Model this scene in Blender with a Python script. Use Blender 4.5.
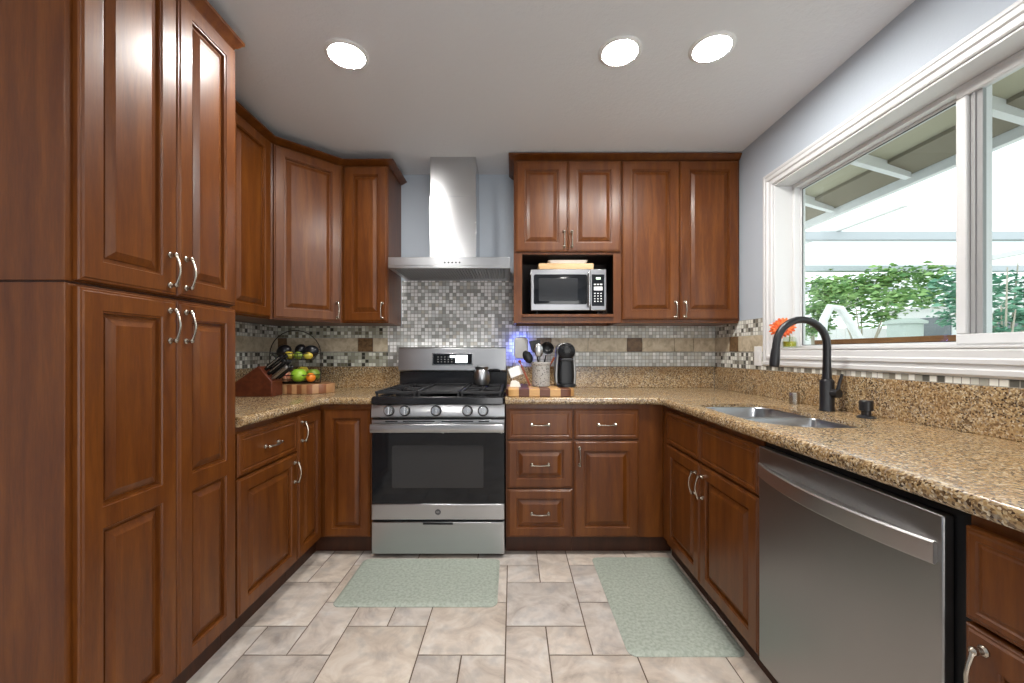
import bpy, bmesh, math, random
from mathutils import Vector, Matrix
random.seed(7)
S = bpy.context.scene
for o in list(bpy.data.objects): bpy.data.objects.remove(o)

# ------------------------------------------------------------------ camera, world, light, exposure
CAM_H = 1.174
cam_data = bpy.data.cameras.new('camera'); cam = bpy.data.objects.new('camera', cam_data)
S.collection.objects.link(cam)
cam.location = (0, 0, CAM_H); cam.rotation_euler = (math.pi/2, 0, 0)
cam_data.sensor_width = 36; cam_data.lens = 403.5*36/1024
cam_data.shift_x = -0.3/1024; cam_data.shift_y = 10.5/1024
cam_data.clip_start = 0.02; cam_data.clip_end = 200
S.camera = cam
S.view_settings.view_transform = 'Standard'; S.view_settings.look = 'None'
S.view_settings.gamma = 1; S.view_settings.use_curve_mapping = False
S.view_settings.exposure = 0.34
try: S.cycles.use_denoising = True
except Exception: pass

world = bpy.data.worlds.new('sky'); S.world = world; world.use_nodes = True
bg = world.node_tree.nodes['Background']
bg.inputs['Color'].default_value = (0.93, 0.97, 1.0, 1); bg.inputs['Strength'].default_value = 1.7

def area(name, loc, rot, sx, sy, power, col):
    l = bpy.data.lights.new(name, 'AREA'); l.shape = 'RECTANGLE'; l.size = sx; l.size_y = sy
    l.energy = power; l.color = col
    o = bpy.data.objects.new(name, l); S.collection.objects.link(o); o.location = loc; o.rotation_euler = rot
    return o
# added fill light at an unseen opening behind the camera; the window over the sink lets in the sky itself
area('rear_fill_light', (0.75, -2.72, 1.08), (math.radians(90), 0, 0), 1.0, 1.9, 24, (1.0, 0.98, 0.96))
CAN_EMIT = 235.0

# ------------------------------------------------------------------ measures (metres; x right, y away from the camera, z up)
XR, XL, YB, HC = 1.484, -1.715, 2.946, 2.469
XRF, XLF, YBF = 0.874, -1.110, 2.333          # face planes of the base cabinets (doors stand 2 cm proud)
ZC = 0.915
YFRONT = -2.6

# ------------------------------------------------------------------ mesh helper
class MB:
    def __init__(self): self.v = []; self.f = []; self.m = []; self.mi = 0
    def add(self, vs, fs):
        b = len(self.v); self.v += [tuple(p) for p in vs]
        for f in fs: self.f.append(tuple(b+i for i in f)); self.m.append(self.mi)
        return self
    def box(self, x0, x1, y0, y1, z0, z1, M=None):
        vs = [(x0,y0,z0),(x1,y0,z0),(x1,y1,z0),(x0,y1,z0),(x0,y0,z1),(x1,y0,z1),(x1,y1,z1),(x0,y1,z1)]
        if M is not None: vs = [M @ Vector(p) for p in vs]
        return self.add(vs, [(0,3,2,1),(4,5,6,7),(0,1,5,4),(1,2,6,5),(2,3,7,6),(3,0,4,7)])
    def loft(self, rings, cap0=True, cap1=True, closed=True):
        n = len(rings[0]); vs = [p for r in rings for p in r]; fs = []
        for k in range(len(rings)-1):
            for i in range(n if closed else n-1):
                j = (i+1) % n
                fs.append((k*n+i, k*n+j, (k+1)*n+j, (k+1)*n+i))
        if cap0: fs.append(tuple(reversed(range(n))))
        if cap1: fs.append(tuple((len(rings)-1)*n+i for i in range(n)))
        return self.add(vs, fs)
    def lathe(self, prof, c=(0,0,0), axis='z', n=24, M=None, cap0=True, cap1=True):
        rings = []
        for r, h in prof:
            ring = []
            for i in range(n):
                a = 2*math.pi*i/n; u, w = r*math.cos(a), r*math.sin(a)
                p = {'z': (u, w, h), 'y': (u, -h, w) , 'x': (h, u, w)}[axis]
                p = Vector(p)
                if M is not None: p = M @ p
                ring.append((p[0]+c[0], p[1]+c[1], p[2]+c[2]))
            rings.append(ring)
        return self.loft(rings, cap0, cap1)
    def tube(self, pts, rad, n=10, cap=True, flat=1.0):
        pts = [Vector(p) for p in pts]; N = len(pts)
        if not hasattr(rad, '__len__'): rad = [rad]*N
        t0 = (pts[1]-pts[0]).normalized()
        up = Vector((0,0,1)) if abs(t0.z) < .9 else Vector((1,0,0))
        nrm = (up - t0*up.dot(t0)).normalized(); rings = []
        for k in range(N):
            t = (pts[min(k+1,N-1)]-pts[max(k-1,0)]).normalized()
            nrm = (nrm - t*nrm.dot(t)).normalized(); b = t.cross(nrm)
            rings.append([pts[k] + (nrm*math.cos(2*math.pi*i/n)*flat + b*math.sin(2*math.pi*i/n))*rad[k] for i in range(n)])
        return self.loft(rings, cap, cap)
    def prism(self, poly, a0, a1, axis='z', M=None):
        def P(p, h):
            q = {'z': (p[0],p[1],h), 'y': (p[0],h,p[1]), 'x': (h,p[0],p[1])}[axis]
            return M @ Vector(q) if M is not None else q
        return self.loft([[P(p,a0) for p in poly], [P(p,a1) for p in poly]])
    def ball(self, c, r, sx=1, sy=1, sz=1, n=14, M=None):
        k = max(6, n//2+1)
        prof = [(max(1e-4, r*math.sin(math.pi*i/k)), -r*math.cos(math.pi*i/k)) for i in range(k+1)]
        b0 = len(self.v); self.lathe(prof, n=n)
        for i in range(b0, len(self.v)):
            p = Vector(self.v[i]); p = Vector((p.x*sx, p.y*sy, p.z*sz))
            if M is not None: p = M @ p
            self.v[i] = (p.x+c[0], p.y+c[1], p.z+c[2])
        return self
    def sweep(self, path, prof, closed=False):
        """profile (out, z) carried along a plan path with mitred corners; out = to the right of travel"""
        P = [Vector((p[0], p[1])) for p in path]; rings = []
        for i in range(len(P)):
            d0 = (P[i]-P[i-1]).normalized() if i > 0 else None
            d1 = (P[i+1]-P[i]).normalized() if i < len(P)-1 else None
            if d0 is None: d0 = d1
            if d1 is None: d1 = d0
            n0 = Vector((d0.y, -d0.x)); n1 = Vector((d1.y, -d1.x))
            m = (n0+n1).normalized(); m = m / max(.3, m.dot(n0))
            rings.append([(P[i].x+m.x*o, P[i].y+m.y*o, z) for o, z in prof])
        return self.loft(rings)
    def build(self, name, mats, parent=None, bevel=0, seg=2, angle=38, smooth=True):
        me = bpy.data.meshes.new(name); me.from_pydata(self.v, [], self.f)
        if not isinstance(mats, (list, tuple)): mats = [mats]
        for m in mats: me.materials.append(m)
        for p, k in zip(me.polygons, self.m): p.material_index = min(k, len(mats)-1)
        bm = bmesh.new(); bm.from_mesh(me)
        bmesh.ops.recalc_face_normals(bm, faces=bm.faces); bm.to_mesh(me); bm.free()
        if smooth:
            me.polygons.foreach_set('use_smooth', [True]*len(me.polygons))
            me.set_sharp_from_angle(angle=math.radians(angle))
        o = bpy.data.objects.new(name, me); S.collection.objects.link(o)
        if parent is not None: o.parent = parent
        if bevel:
            b = o.modifiers.new('bevel', 'BEVEL'); b.width = bevel; b.segments = seg
            b.limit_method = 'ANGLE'; b.angle_limit = math.radians(40); b.harden_normals = False
        return o

def tag(o, label=None, cat=None, group=None, kind=None):
    if label: o['label'] = label
    if cat: o['category'] = cat
    if group: o['group'] = group
    if kind: o['kind'] = kind
    return o
def thing(name, label, cat, loc=(0,0,0), rz=0, group=None):
    o = bpy.data.objects.new(name, None); S.collection.objects.link(o); o.empty_display_size = .05
    o.location = loc; o.rotation_euler = (0, 0, rz); return tag(o, label, cat, group)
def struct(o, label=None):
    o['kind'] = 'structure'
    if label: o['label'] = label
    return o
def rrect(x0, x1, y0, y1, r, n=6):
    pts = []
    for cx, cy, a0 in ((x1-r,y1-r,0),(x0+r,y1-r,90),(x0+r,y0+r,180),(x1-r,y0+r,270)):
        for i in range(n+1):
            a = math.radians(a0+90*i/n); pts.append((cx+r*math.cos(a), cy+r*math.sin(a)))
    return pts

# ------------------------------------------------------------------ materials
def lin(r, g, b):
    f = lambda c: (c/255/12.92) if c/255 <= .04045 else ((c/255+.055)/1.055)**2.4
    return (f(r), f(g), f(b), 1)
class NT:
    def __init__(self, name):
        self.mat = bpy.data.materials.new(name); self.mat.use_nodes = True
        self.t = self.mat.node_tree; self.p = self.t.nodes['Principled BSDF']; self.out = self.t.nodes['Material Output']
    def n(self, typ, **kw):
        nd = self.t.nodes.new(typ)
        for k, v in kw.items():
            if k.startswith('i_'):
                key = k[2:].replace('_', ' ')
                nd.inputs[key].default_value = v
            else: setattr(nd, k, v)
        return nd
    def l(self, a, b): self.t.links.new(a, b)
    def set(self, **kw):
        for k, v in kw.items(): self.p.inputs[k.replace('_', ' ')].default_value = v
        return self
    def math(self, op, a, b=None):
        nd = self.n('ShaderNodeMath', operation=op)
        for i, x in enumerate((a, b)):
            if x is None: continue
            if hasattr(x, 'links'): self.l(x, nd.inputs[i])
            else: nd.inputs[i].default_value = x
        return nd.outputs[0]
    def ramp(self, fac, stops, interp='LINEAR'):
        nd = self.n('ShaderNodeValToRGB'); cr = nd.color_ramp; cr.interpolation = interp
        while len(cr.elements) < len(stops): cr.elements.new(.5)
        for e, (p, c) in zip(cr.elements, stops): e.position = p; e.color = c
        self.l(fac, nd.inputs[0]); return nd.outputs[0]
    def mix(self, fac, a, b, typ='MIX'):
        nd = self.n('ShaderNodeMix', data_type='RGBA', blend_type=typ)
        for i, x in ((0, fac), (6, a), (7, b)):
            if hasattr(x, 'links'): self.l(x, nd.inputs[i])
            else: nd.inputs[i].default_value = x
        return nd.outputs[2]
    def coord(self, kind='Object', scale=(1,1,1)):
        tc = self.n('ShaderNodeTexCoord'); mp = self.n('ShaderNodeMapping'); mp.inputs['Scale'].default_value = scale
        self.l(tc.outputs[kind], mp.inputs[0]); return mp.outputs[0]
    def bump(self, h, strength=.2, dist=.002):
        b = self.n('ShaderNodeBump'); b.inputs['Strength'].default_value = strength; b.inputs['Distance'].default_value = dist
        self.l(h, b.inputs['Height']); self.l(b.outputs[0], self.p.inputs['Normal'])

def plain(name, col, rough=.5, metal=0, spec=.5, coat=0):
    m = NT(name).set(Base_Color=col, Roughness=rough, Metallic=metal)
    m.p.inputs['Specular IOR Level'].default_value = spec; m.p.inputs['Coat Weight'].default_value = coat
    # slight unevenness so that nothing is perfectly uniform
    nz = m.n('ShaderNodeTexNoise', i_Scale=38.0, i_Detail=3.0); m.l(m.coord(), nz.inputs['Vector'])
    m.bump(nz.outputs[0], .04, .001)
    return m.mat
def wood(name, dark, mid, light, rough=.36, grain=(9, 9, .9), coat=.12):
    m = NT(name); c = m.coord('Object', grain)
    n1 = m.n('ShaderNodeTexNoise', i_Scale=3.0, i_Detail=6.0, i_Distortion=.5); m.l(c, n1.inputs['Vector'])
    n2 = m.n('ShaderNodeTexNoise', i_Scale=26.0, i_Detail=3.0); m.l(c, n2.inputs['Vector'])
    f = m.math('ADD', m.math('MULTIPLY', n1.outputs[0], .75), m.math('MULTIPLY', n2.outputs[0], .25))
    m.l(m.ramp(f, [(.30, dark), (.5, mid), (.70, light)]), m.p.inputs['Base Color'])
    m.set(Roughness=rough); m.p.inputs['Coat Weight'].default_value = coat; m.p.inputs['Coat Roughness'].default_value = .2; m.p.inputs['Specular IOR Level'].default_value = .36
    m.bump(n2.outputs[0], .03, .001); return m.mat
def steel(name, col=(.46,.465,.475,1), rough=.28, axis=(300, 300, 2), aniso=0.0):
    m = NT(name).set(Base_Color=col, Metallic=1.0)
    nz = m.n('ShaderNodeTexNoise', i_Scale=1.0, i_Detail=2.0); m.l(m.coord('Object', axis), nz.inputs['Vector'])
    m.l(m.ramp(nz.outputs[0], [(.25, tuple(c*.97 for c in col[:3])+(1,)), (.75, tuple(c*1.03 for c in col[:3])+(1,))]), m.p.inputs['Base Color'])
    m.p.inputs['Roughness'].default_value = rough
    m.p.inputs['Anisotropic'].default_value = aniso; m.p.inputs['Anisotropic Rotation'].default_value = .25
    tg = m.n('ShaderNodeTangent', direction_type='RADIAL', axis='Z'); m.l(tg.outputs[0], m.p.inputs['Tangent'])
    return m.mat

WOOD = wood('cherry_wood', lin(79,38,9), lin(97,51,13), lin(115,65,20))
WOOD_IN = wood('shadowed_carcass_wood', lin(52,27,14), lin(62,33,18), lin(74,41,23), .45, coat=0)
NICKEL = plain('satin_nickel', (.46,.41,.34,1), .27, 1)
STEEL = steel('brushed_steel', axis=(2, 2, 9), aniso=.5)
STEEL_V = steel('brushed_steel_vertical', (.50,.505,.51,1), .26, (6,6,3))
STEEL_H = steel('brushed_chimney_steel', (.52,.525,.53,1), .25, (9,9,1), .6)
STEEL_MW = steel('microwave_steel', (.30,.30,.31,1), .30, (5,5,2))
STEEL_GRIP = steel('bright_handle_steel', (.58,.575,.57,1), .30, (5,5,2))
STEEL_DW = steel('dark_brushed_steel', (.33,.325,.32,1), .34, (5,5,2))
SINKST = steel('sink_steel', (.40,.41,.425,1), .28, (4,4,4))
BLACK = plain('black_enamel', (.012,.012,.014,1), .18)
BLACKG = plain('black_oven_glass', (.008,.009,.011,1), .06, spec=.35)
IRON = plain('cast_iron', (.016,.016,.018,1), .55)
BLACKM = plain('matte_black_metal', (.014,.014,.016,1), .34)
BLACKP = plain('black_plastic', (.007,.007,.008,1), .30, spec=.3)
WHITEP = plain('white_plastic', (.80,.80,.79,1), .35)
TRIMW = plain('white_trim_paint', (.66,.66,.66,1), .38)
VINYL = plain('white_vinyl', (.68,.68,.68,1), .35)
GREYP = plain('grey_plastic', (.34,.33,.32,1), .4)
DARKGAP = plain('grey_weatherstrip', (.30,.30,.30,1), .7)
PAPER = plain('white_paper', (.80,.79,.75,1), .8)

def wall_paint(name, col):
    m = NT(name).set(Base_Color=col, Roughness=.7)
    nz = m.n('ShaderNodeTexNoise', i_Scale=95.0, i_Detail=4.0); m.l(m.coord(), nz.inputs['Vector'])
    m.bump(nz.outputs[0], .25, .002); return m.mat
PAINT = wall_paint('pale_blue_grey_paint', lin(186,195,205))
CEILP = None
def ceil_mat():
    m = NT('textured_ceiling_paint').set(Base_Color=lin(222,224,227), Roughness=.85)
    nz = m.n('ShaderNodeTexNoise', i_Scale=48.0, i_Detail=5.0, i_Roughness=.62); m.l(m.coord(), nz.inputs['Vector'])
    m.bump(m.ramp(nz.outputs[0], [(.42,(0,0,0,1)),(.6,(1,1,1,1))]), .22, .003); return m.mat
CEILP = ceil_mat()

def granite():
    m = NT('golden_granite'); c = m.coord('Object', (1,1,1))
    nz = m.n('ShaderNodeTexNoise', i_Scale=22.0, i_Detail=4.0); m.l(c, nz.inputs['Vector'])
    off = m.n('ShaderNodeVectorMath', operation='SCALE'); off.inputs['Scale'].default_value = .018
    m.l(nz.outputs['Color'], off.inputs[0])
    ad = m.n('ShaderNodeVectorMath', operation='ADD'); m.l(c, ad.inputs[0]); m.l(off.outputs[0], ad.inputs[1])
    v = m.n('ShaderNodeTexVoronoi', i_Scale=215.0); m.l(ad.outputs[0], v.inputs['Vector'])
    sp = m.n('ShaderNodeSeparateColor'); m.l(v.outputs['Color'], sp.inputs[0])
    col = m.ramp(sp.outputs[0], [(0,lin(60,45,34)),(.09,lin(108,86,62)),(.24,lin(150,122,86)),(.46,lin(168,142,103)),(.66,lin(188,166,130)),(.82,lin(146,132,114)),(.92,lin(204,189,162))], 'CONSTANT')
    n2 = m.n('ShaderNodeTexNoise', i_Scale=70.0, i_Detail=5.0); m.l(c, n2.inputs['Vector'])
    col = m.mix(m.ramp(n2.outputs[0], [(.55,(0,0,0,1)),(.66,(.75,.75,.75,1))]), col, lin(78,58,40))
    n3 = m.n('ShaderNodeTexNoise', i_Scale=9.0, i_Detail=3.0); m.l(c, n3.inputs['Vector'])
    col = m.mix(m.ramp(n3.outputs[0], [(.45,(0,0,0,1)),(.7,(.35,.35,.35,1))]), col, lin(168,128,78))
    m.l(col, m.p.inputs['Base Color']); m.set(Roughness=.22); m.p.inputs['Specular IOR Level'].default_value = .75; return m.mat
GRANITE = granite()

PITCH, ZT0 = .0255, 1.069
def mosaic(name, horiz, stops):
    m = NT(name); tc = m.n('ShaderNodeTexCoord'); sx = m.n('ShaderNodeSeparateXYZ'); m.l(tc.outputs['Object'], sx.inputs[0])
    u = m.math('DIVIDE', sx.outputs['XYZ'.index(horiz)], PITCH)
    w = m.math('DIVIDE', m.math('SUBTRACT', sx.outputs[2], ZT0), PITCH)
    cb = m.n('ShaderNodeCombineXYZ'); m.l(m.math('FLOOR', u), cb.inputs[0]); m.l(m.math('FLOOR', w), cb.inputs[1])
    wn = m.n('ShaderNodeTexWhiteNoise', noise_dimensions='2D'); m.l(cb.outputs[0], wn.inputs['Vector'])
    col = m.ramp(wn.outputs['Value'], stops, 'CONSTANT')
    fu, fw = m.math('FRACT', u), m.math('FRACT', w)
    du = m.math('ABSOLUTE', m.math('SUBTRACT', fu, .5)); dw = m.math('ABSOLUTE', m.math('SUBTRACT', fw, .5))
    mx = m.math('MAXIMUM', du, dw)
    grout = m.math('GREATER_THAN', mx, .445)
    m.l(m.mix(grout, col, lin(150,146,138)), m.p.inputs['Base Color'])
    m.l(m.math('ADD', m.math('MULTIPLY', grout, .6), .14), m.p.inputs['Roughness'])
    sc = m.n('ShaderNodeSeparateColor'); m.l(wn.outputs['Color'], sc.inputs[0])
    tilt = m.math('ADD', m.math('MULTIPLY', m.math('SUBTRACT', sc.outputs[0], .5), fu), m.math('MULTIPLY', m.math('SUBTRACT', sc.outputs[1], .5), fw))
    h = m.math('ADD', m.math('MULTIPLY', tilt, .5), m.math('MULTIPLY', grout, -.7))
    m.bump(h, .8, .0012); return m.mat
MOS_RANGE = mosaic('white_and_grey_glass_mosaic', 'X', [(0,lin(252,252,251)),(.38,lin(226,228,227)),(.50,lin(196,198,196)),(.70,lin(168,169,165)),(.90,lin(206,202,192))])
MOS_BACK = mosaic('pale_grey_glass_mosaic', 'X', [(0,lin(244,246,244)),(.2,lin(218,222,219)),(.45,lin(204,208,204)),(.72,lin(210,211,203)),(.93,lin(180,181,176))])
MOS_LEFT = mosaic('white_and_dark_glass_mosaic', 'X', [(0,lin(226,228,216)),(.26,lin(186,188,172)),(.55,lin(160,160,142)),(.74,lin(70,70,60)),(.86,lin(120,118,100))])
MOS_SIDE = mosaic('white_and_dark_side_mosaic', 'Y', [(0,lin(236,236,228)),(.40,lin(204,204,194)),(.60,lin(172,170,158)),(.76,lin(98,97,90)),(.90,lin(130,126,114))])
def stone(name, a, b, c, scale=16):
    m = NT(name); co = m.coord()
    nz = m.n('ShaderNodeTexNoise', i_Scale=scale, i_Detail=6.0, i_Distortion=.6); m.l(co, nz.inputs['Vector'])
    m.l(m.ramp(nz.outputs[0], [(.32,a),(.5,b),(.68,c)]), m.p.inputs['Base Color']); m.set(Roughness=.4)
    m.bump(nz.outputs[0], .12, .002); return m.mat
TRAV = stone('beige_travertine', lin(172,158,134), lin(196,182,156), lin(210,198,176), 26)
BROWNT = stone('brown_accent_tile', lin(84,62,40), lin(110,84,55), lin(128,100,68), 40)
GROUT = plain('beige_grout', lin(160,152,140), .85)

def floor_tile_mat():
    m = NT('mottled_stone_tile'); c = m.coord()
    geo = m.n('ShaderNodeNewGeometry')
    off = m.n('ShaderNodeVectorMath', operation='SCALE'); off.inputs[0].default_value = (7,3,5); m.l(geo.outputs['Random Per Island'], off.inputs['Scale'])
    ad = m.n('ShaderNodeVectorMath', operation='ADD'); m.l(c, ad.inputs[0]); m.l(off.outputs[0], ad.inputs[1])
    n1 = m.n('ShaderNodeTexNoise', i_Scale=7.0, i_Detail=6.0, i_Roughness=.62, i_Distortion=.8); m.l(ad.outputs[0], n1.inputs['Vector'])
    n2 = m.n('ShaderNodeTexNoise', i_Scale=18.0, i_Detail=5.0); m.l(ad.outputs[0], n2.inputs['Vector'])
    col = m.ramp(n1.outputs[0], [(.30,lin(158,148,140)),(.42,lin(192,181,171)),(.55,lin(210,201,192)),(.70,lin(220,216,211))])
    col = m.mix(m.ramp(n2.outputs[0], [(.48,(0,0,0,1)),(.68,(.5,.5,.5,1))]), col, lin(166,163,162))
    tint = m.ramp(geo.outputs['Random Per Island'], [(0,lin(250,244,236)),(.5,lin(255,252,249)),(1,lin(240,240,241))])
    m.l(m.mix(1.0, col, tint, 'MULTIPLY'), m.p.inputs['Base Color']); m.set(Roughness=.42)
    m.bump(n2.outputs[0], .10, .002); return m.mat
FTILE = floor_tile_mat()
FGROUT = plain('dark_floor_grout', lin(104,88,74), .9)
def mat_mat():
    m = NT('sage_cushion_mat'); c = m.coord()
    v = m.n('ShaderNodeTexNoise', i_Scale=75.0, i_Detail=4.0); m.l(c, v.inputs['Vector'])
    m.l(m.ramp(v.outputs[0], [(.35,lin(148,156,144)),(.5,lin(160,168,156)),(.66,lin(172,179,168))]), m.p.inputs['Base Color']); m.set(Roughness=.6)
    m.bump(v.outputs[0], .3, .003); return m.mat
SAGE = mat_mat()
def stripes(name, width, a, b, off=0.0):
    m = NT(name); tc = m.n('ShaderNodeTexCoord'); sx = m.n('ShaderNodeSeparateXYZ'); m.l(tc.outputs['Object'], sx.inputs[0])
    k = m.math('FLOOR', m.math('DIVIDE', m.math('ADD', sx.outputs[0], off), width))
    wn = m.n('ShaderNodeTexWhiteNoise', noise_dimensions='1D'); m.l(k, wn.inputs['W'])
    alt = m.math('FLOORED_MODULO', k, 2.0)
    nz = m.n('ShaderNodeTexNoise', i_Scale=30.0, i_Detail=3.0); m.l(m.coord('Object', (1,6,1)), nz.inputs['Vector'])
    col = m.mix(alt, a, b); col = m.mix(m.math('MULTIPLY', wn.outputs[0], .45), col, lin(120,74,44))
    col = m.mix(m.math('MULTIPLY', nz.outputs[0], .25), col, lin(80,45,25)); m.l(col, m.p.inputs['Base Color']); m.set(Roughness=.4); return m.mat
BOARD_A = stripes('walnut_and_maple_stripes', .060, lin(92,50,34), lin(214,168,108))
BOARD_B = stripes('mixed_wood_stripes', .030, lin(140,86,52), lin(196,150,104))
BLOCKW = wood('knife_block_wood', lin(74,34,20), lin(96,46,27), lin(112,58,34), .35, (9,9,9))
def glass(name, tint, refl=.9):
    m = NT(name); m.t.nodes.remove(m.p)
    tr = m.n('ShaderNodeBsdfTransparent'); tr.inputs[0].default_value = tint
    gl = m.n('ShaderNodeBsdfGlossy'); gl.inputs['Roughness'].default_value = .01
    fr = m.n('ShaderNodeFresnel'); fr.inputs[0].default_value = 1.45; geo = m.n('ShaderNodeNewGeometry')
    front = m.math('SUBTRACT', 1.0, geo.outputs['Backfacing'])
    mx = m.n('ShaderNodeMixShader'); m.l(m.math('MULTIPLY', m.math('MULTIPLY', fr.outputs[0], refl), front), mx.inputs[0]); m.l(tr.outputs[0], mx.inputs[1]); m.l(gl.outputs[0], mx.inputs[2])
    m.l(mx.outputs[0], m.out.inputs[0]); return m.mat
GLASS = glass('window_glass', (.925,.965,.957,1))
VASEG = glass('clear_vase_glass', (.93,.95,.90,1))
def emit(name, col, s):
    m = NT(name).set(Base_Color=(0.8,0.8,0.8,1)); m.p.inputs['Emission Color'].default_value = col; m.p.inputs['Emission Strength'].default_value = s; return m.mat
CANLIGHT = emit('lit_led_diffuser', (1.0,.975,.935,1), CAN_EMIT)
BLUELED = emit('blue_led', (.10,.16,1.0,1), 11.0)
DISPGLOW = emit('display_digits_and_glare', (.9,.95,1.0,1), 1.6)
GREENDISP = emit('lit_green_display', (.2,.9,.25,1), .6)

# ------------------------------------------------------------------ the setting
# floor: modular stone tiles, module .17 x .165 m
floor = MB(); floor.mi = 1
floor.box(XL-.1, XR+.1, YFRONT-.1, YB+.1, -.08, -.004)
UX, UY, FX0, FY0 = .17, .165, -.027, 2.06
tiles = [(0,1,-1,0),(-1,1,-2,-1),(1,2,-2,0),(0,2,0,2),(2,3,-1,1),(2,4,-2,-1),(2,3,1,3),(0,1,2,4),(1,2,2,3),(1,3,3,5),(3,5,3,5),
         (-2,0,1,3),(-1,0,-1,1),(-3,-2,1,2),(-4,-3,1,2),(-4,-2,2,4),(-2,-1,3,5),(-1,0,3,5),(-5,-4,1,3),(-6,-5,2,3),(-7,-5,0,2),
         (-6,-4,3,5),(-7,-6,2,4),(-6,-5,-2,0),(-7,-6,-1,0),(-7,-6,-2,-1),(-5,-4,-1,1),(-4,-2,-1,1),(-2,-1,-1,1),(-5,-3,-2,-1),(-3,-1,-2,-1),
         (3,4,-1,1),(4,6,-2,0),(4,5,0,1),(3,5,1,3),(5,6,0,2),(5,6,2,4),(5,6,4,6)]
used = set()
for a, b, c, d in tiles:
    for i in range(a, b):
        for j in range(c, d): used.add((i, j))
imin, imax, jmin, jmax = -11, 9, -6, 29
for j in range(jmin, jmax):
    for i in range(imin, imax):
        if (i, j) in used: continue
        opts = [(2,2),(1,2),(2,1),(1,1)]; random.shuffle(opts)
        opts = sorted(opts, key=lambda s: -(s[0]*s[1])*random.uniform(.5,1.2))
        for w, h in opts+[(1,1)]:
            cells = [(i+p, j+q) for p in range(w) for q in range(h)]
            if any(cl in used or cl[0] >= imax for cl in cells): continue
            used.update(cells); tiles.append((i, i+w, j, j+h)); break
g = .0028
floor.mi = 0
for a, b, c, d in tiles:
    x0, x1 = FX0+UX*a+g, FX0+UX*b-g; y1, y0 = FY0-UY*c-g, FY0-UY*d+g
    x0, x1, y0, y1 = max(x0, XL-.1), min(x1, XR+.1), max(y0, YFRONT-.1), min(y1, YB+.1)
    if x1-x0 < .01 or y1-y0 < .01: continue
    r = .003
    floor.loft([[(x0,y0,-.004),(x1,y0,-.004),(x1,y1,-.004),(x0,y1,-.004)],
                [(x0,y0,-.0015),(x1,y0,-.0015),(x1,y1,-.0015),(x0,y1,-.0015)],
                [(x0+r,y0+r,0),(x1-r,y0+r,0),(x1-r,y1-r,0),(x0+r,y1-r,0)]], cap0=False)
struct(floor.build('floor', [FTILE, FGROUT]), 'beige and grey modular stone tile floor with dark grout')
struct(MB().box(XL-.1, XR+.16, YFRONT-.1, YB+.1, HC, HC+.1).build('ceiling', CEILP), 'pale textured ceiling with round recessed lights')
struct(MB().box(XL-.1, XR+.16, YB, YB+.1, 0, HC).build('wall_back', PAINT), 'grey painted wall behind the range hood')
struct(MB().box(XL-.1, XL, YFRONT, YB, 0, HC).build('wall_left', PAINT), 'painted wall behind the pantry and left cabinets')
WY0, WY1, WZ0, WZ1 = .60, 2.292, 1.185, 2.124       # window opening
XO = XR+.16
w = MB(); w.box(XR, XO, YFRONT, WY0, 0, HC).box(XR, XO, WY1, YB, 0, HC).box(XR, XO, WY0, WY1, 0, WZ0).box(XR, XO, WY0, WY1, WZ1, HC)
struct(w.build('wall_right', PAINT), 'pale blue grey wall around the window over the sink')
w = MB(); w.box(XL-.1, .2, YFRONT-.1, YFRONT, 0, HC).box(1.3, XR+.16, YFRONT-.1, YFRONT, 0, HC).box(.2, 1.3, YFRONT-.1, YFRONT, 2.1, HC)  # gap in the rear wall is added to let light in
struct(w.build('wall_front', PAINT), 'unseen wall behind the viewer with an opening added for light')

# wall tile
def slab_back(mb, x0, x1, z0, z1, t=.008): mb.box(x0, x1, YB-t, YB-.0005, z0, z1)
Z1, Z2, Z3 = 1.069, 1.174, 1.278
SB0, SB1 = -.906, .115
def accents_back(name, x0, x1, z0, z1, mat, parent, t=.0095):
    m = MB(); slab_back(m, x0, x1, z0, z1, t); return m.build(name, mat, parent, bevel=.0015)
m = MB(); m.mi = 0
slab_back(m, SB0, SB1, Z1, 1.3625); slab_back(m, -.805, .022, 1.3625, 1.693)
m.mi = 1; slab_back(m, SB1, XR-.001, Z1, Z2); slab_back(m, SB1, XR-.001, Z3, 1.3615)
m.mi = 2; slab_back(m, XL+.001, SB0, Z1, Z2); slab_back(m, XL+.001, SB0, Z3, 1.3615)
wt = struct(m.build('wall_tile', [MOS_RANGE, MOS_BACK, MOS_LEFT]), 'small square glass mosaic tile on the back wall')
# behind the splash (out of sight, closes the wall down to the counter)
def stone_run(x0, x1, cuts, brown):
    xs = [x0]+cuts+[x1]
    for a, b in zip(xs[:-1], xs[1:]):
        isb = any(abs((a+b)/2-q) < .03 for q in brown)
        accents_back('accent_tile' if isb else 'stone_tile', a+.0012, b-.0012, Z2+.002, Z3-.002, BROWNT if isb else TRAV, wt)
stone_run(XL+.003, SB0, [-1.642,-1.40,-1.125,-1.015], [-1.68,-1.07])
stone_run(SB1, XR-.003, [.178,.284,.55,.835,.945,1.18,1.32], [.231,.89])
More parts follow.
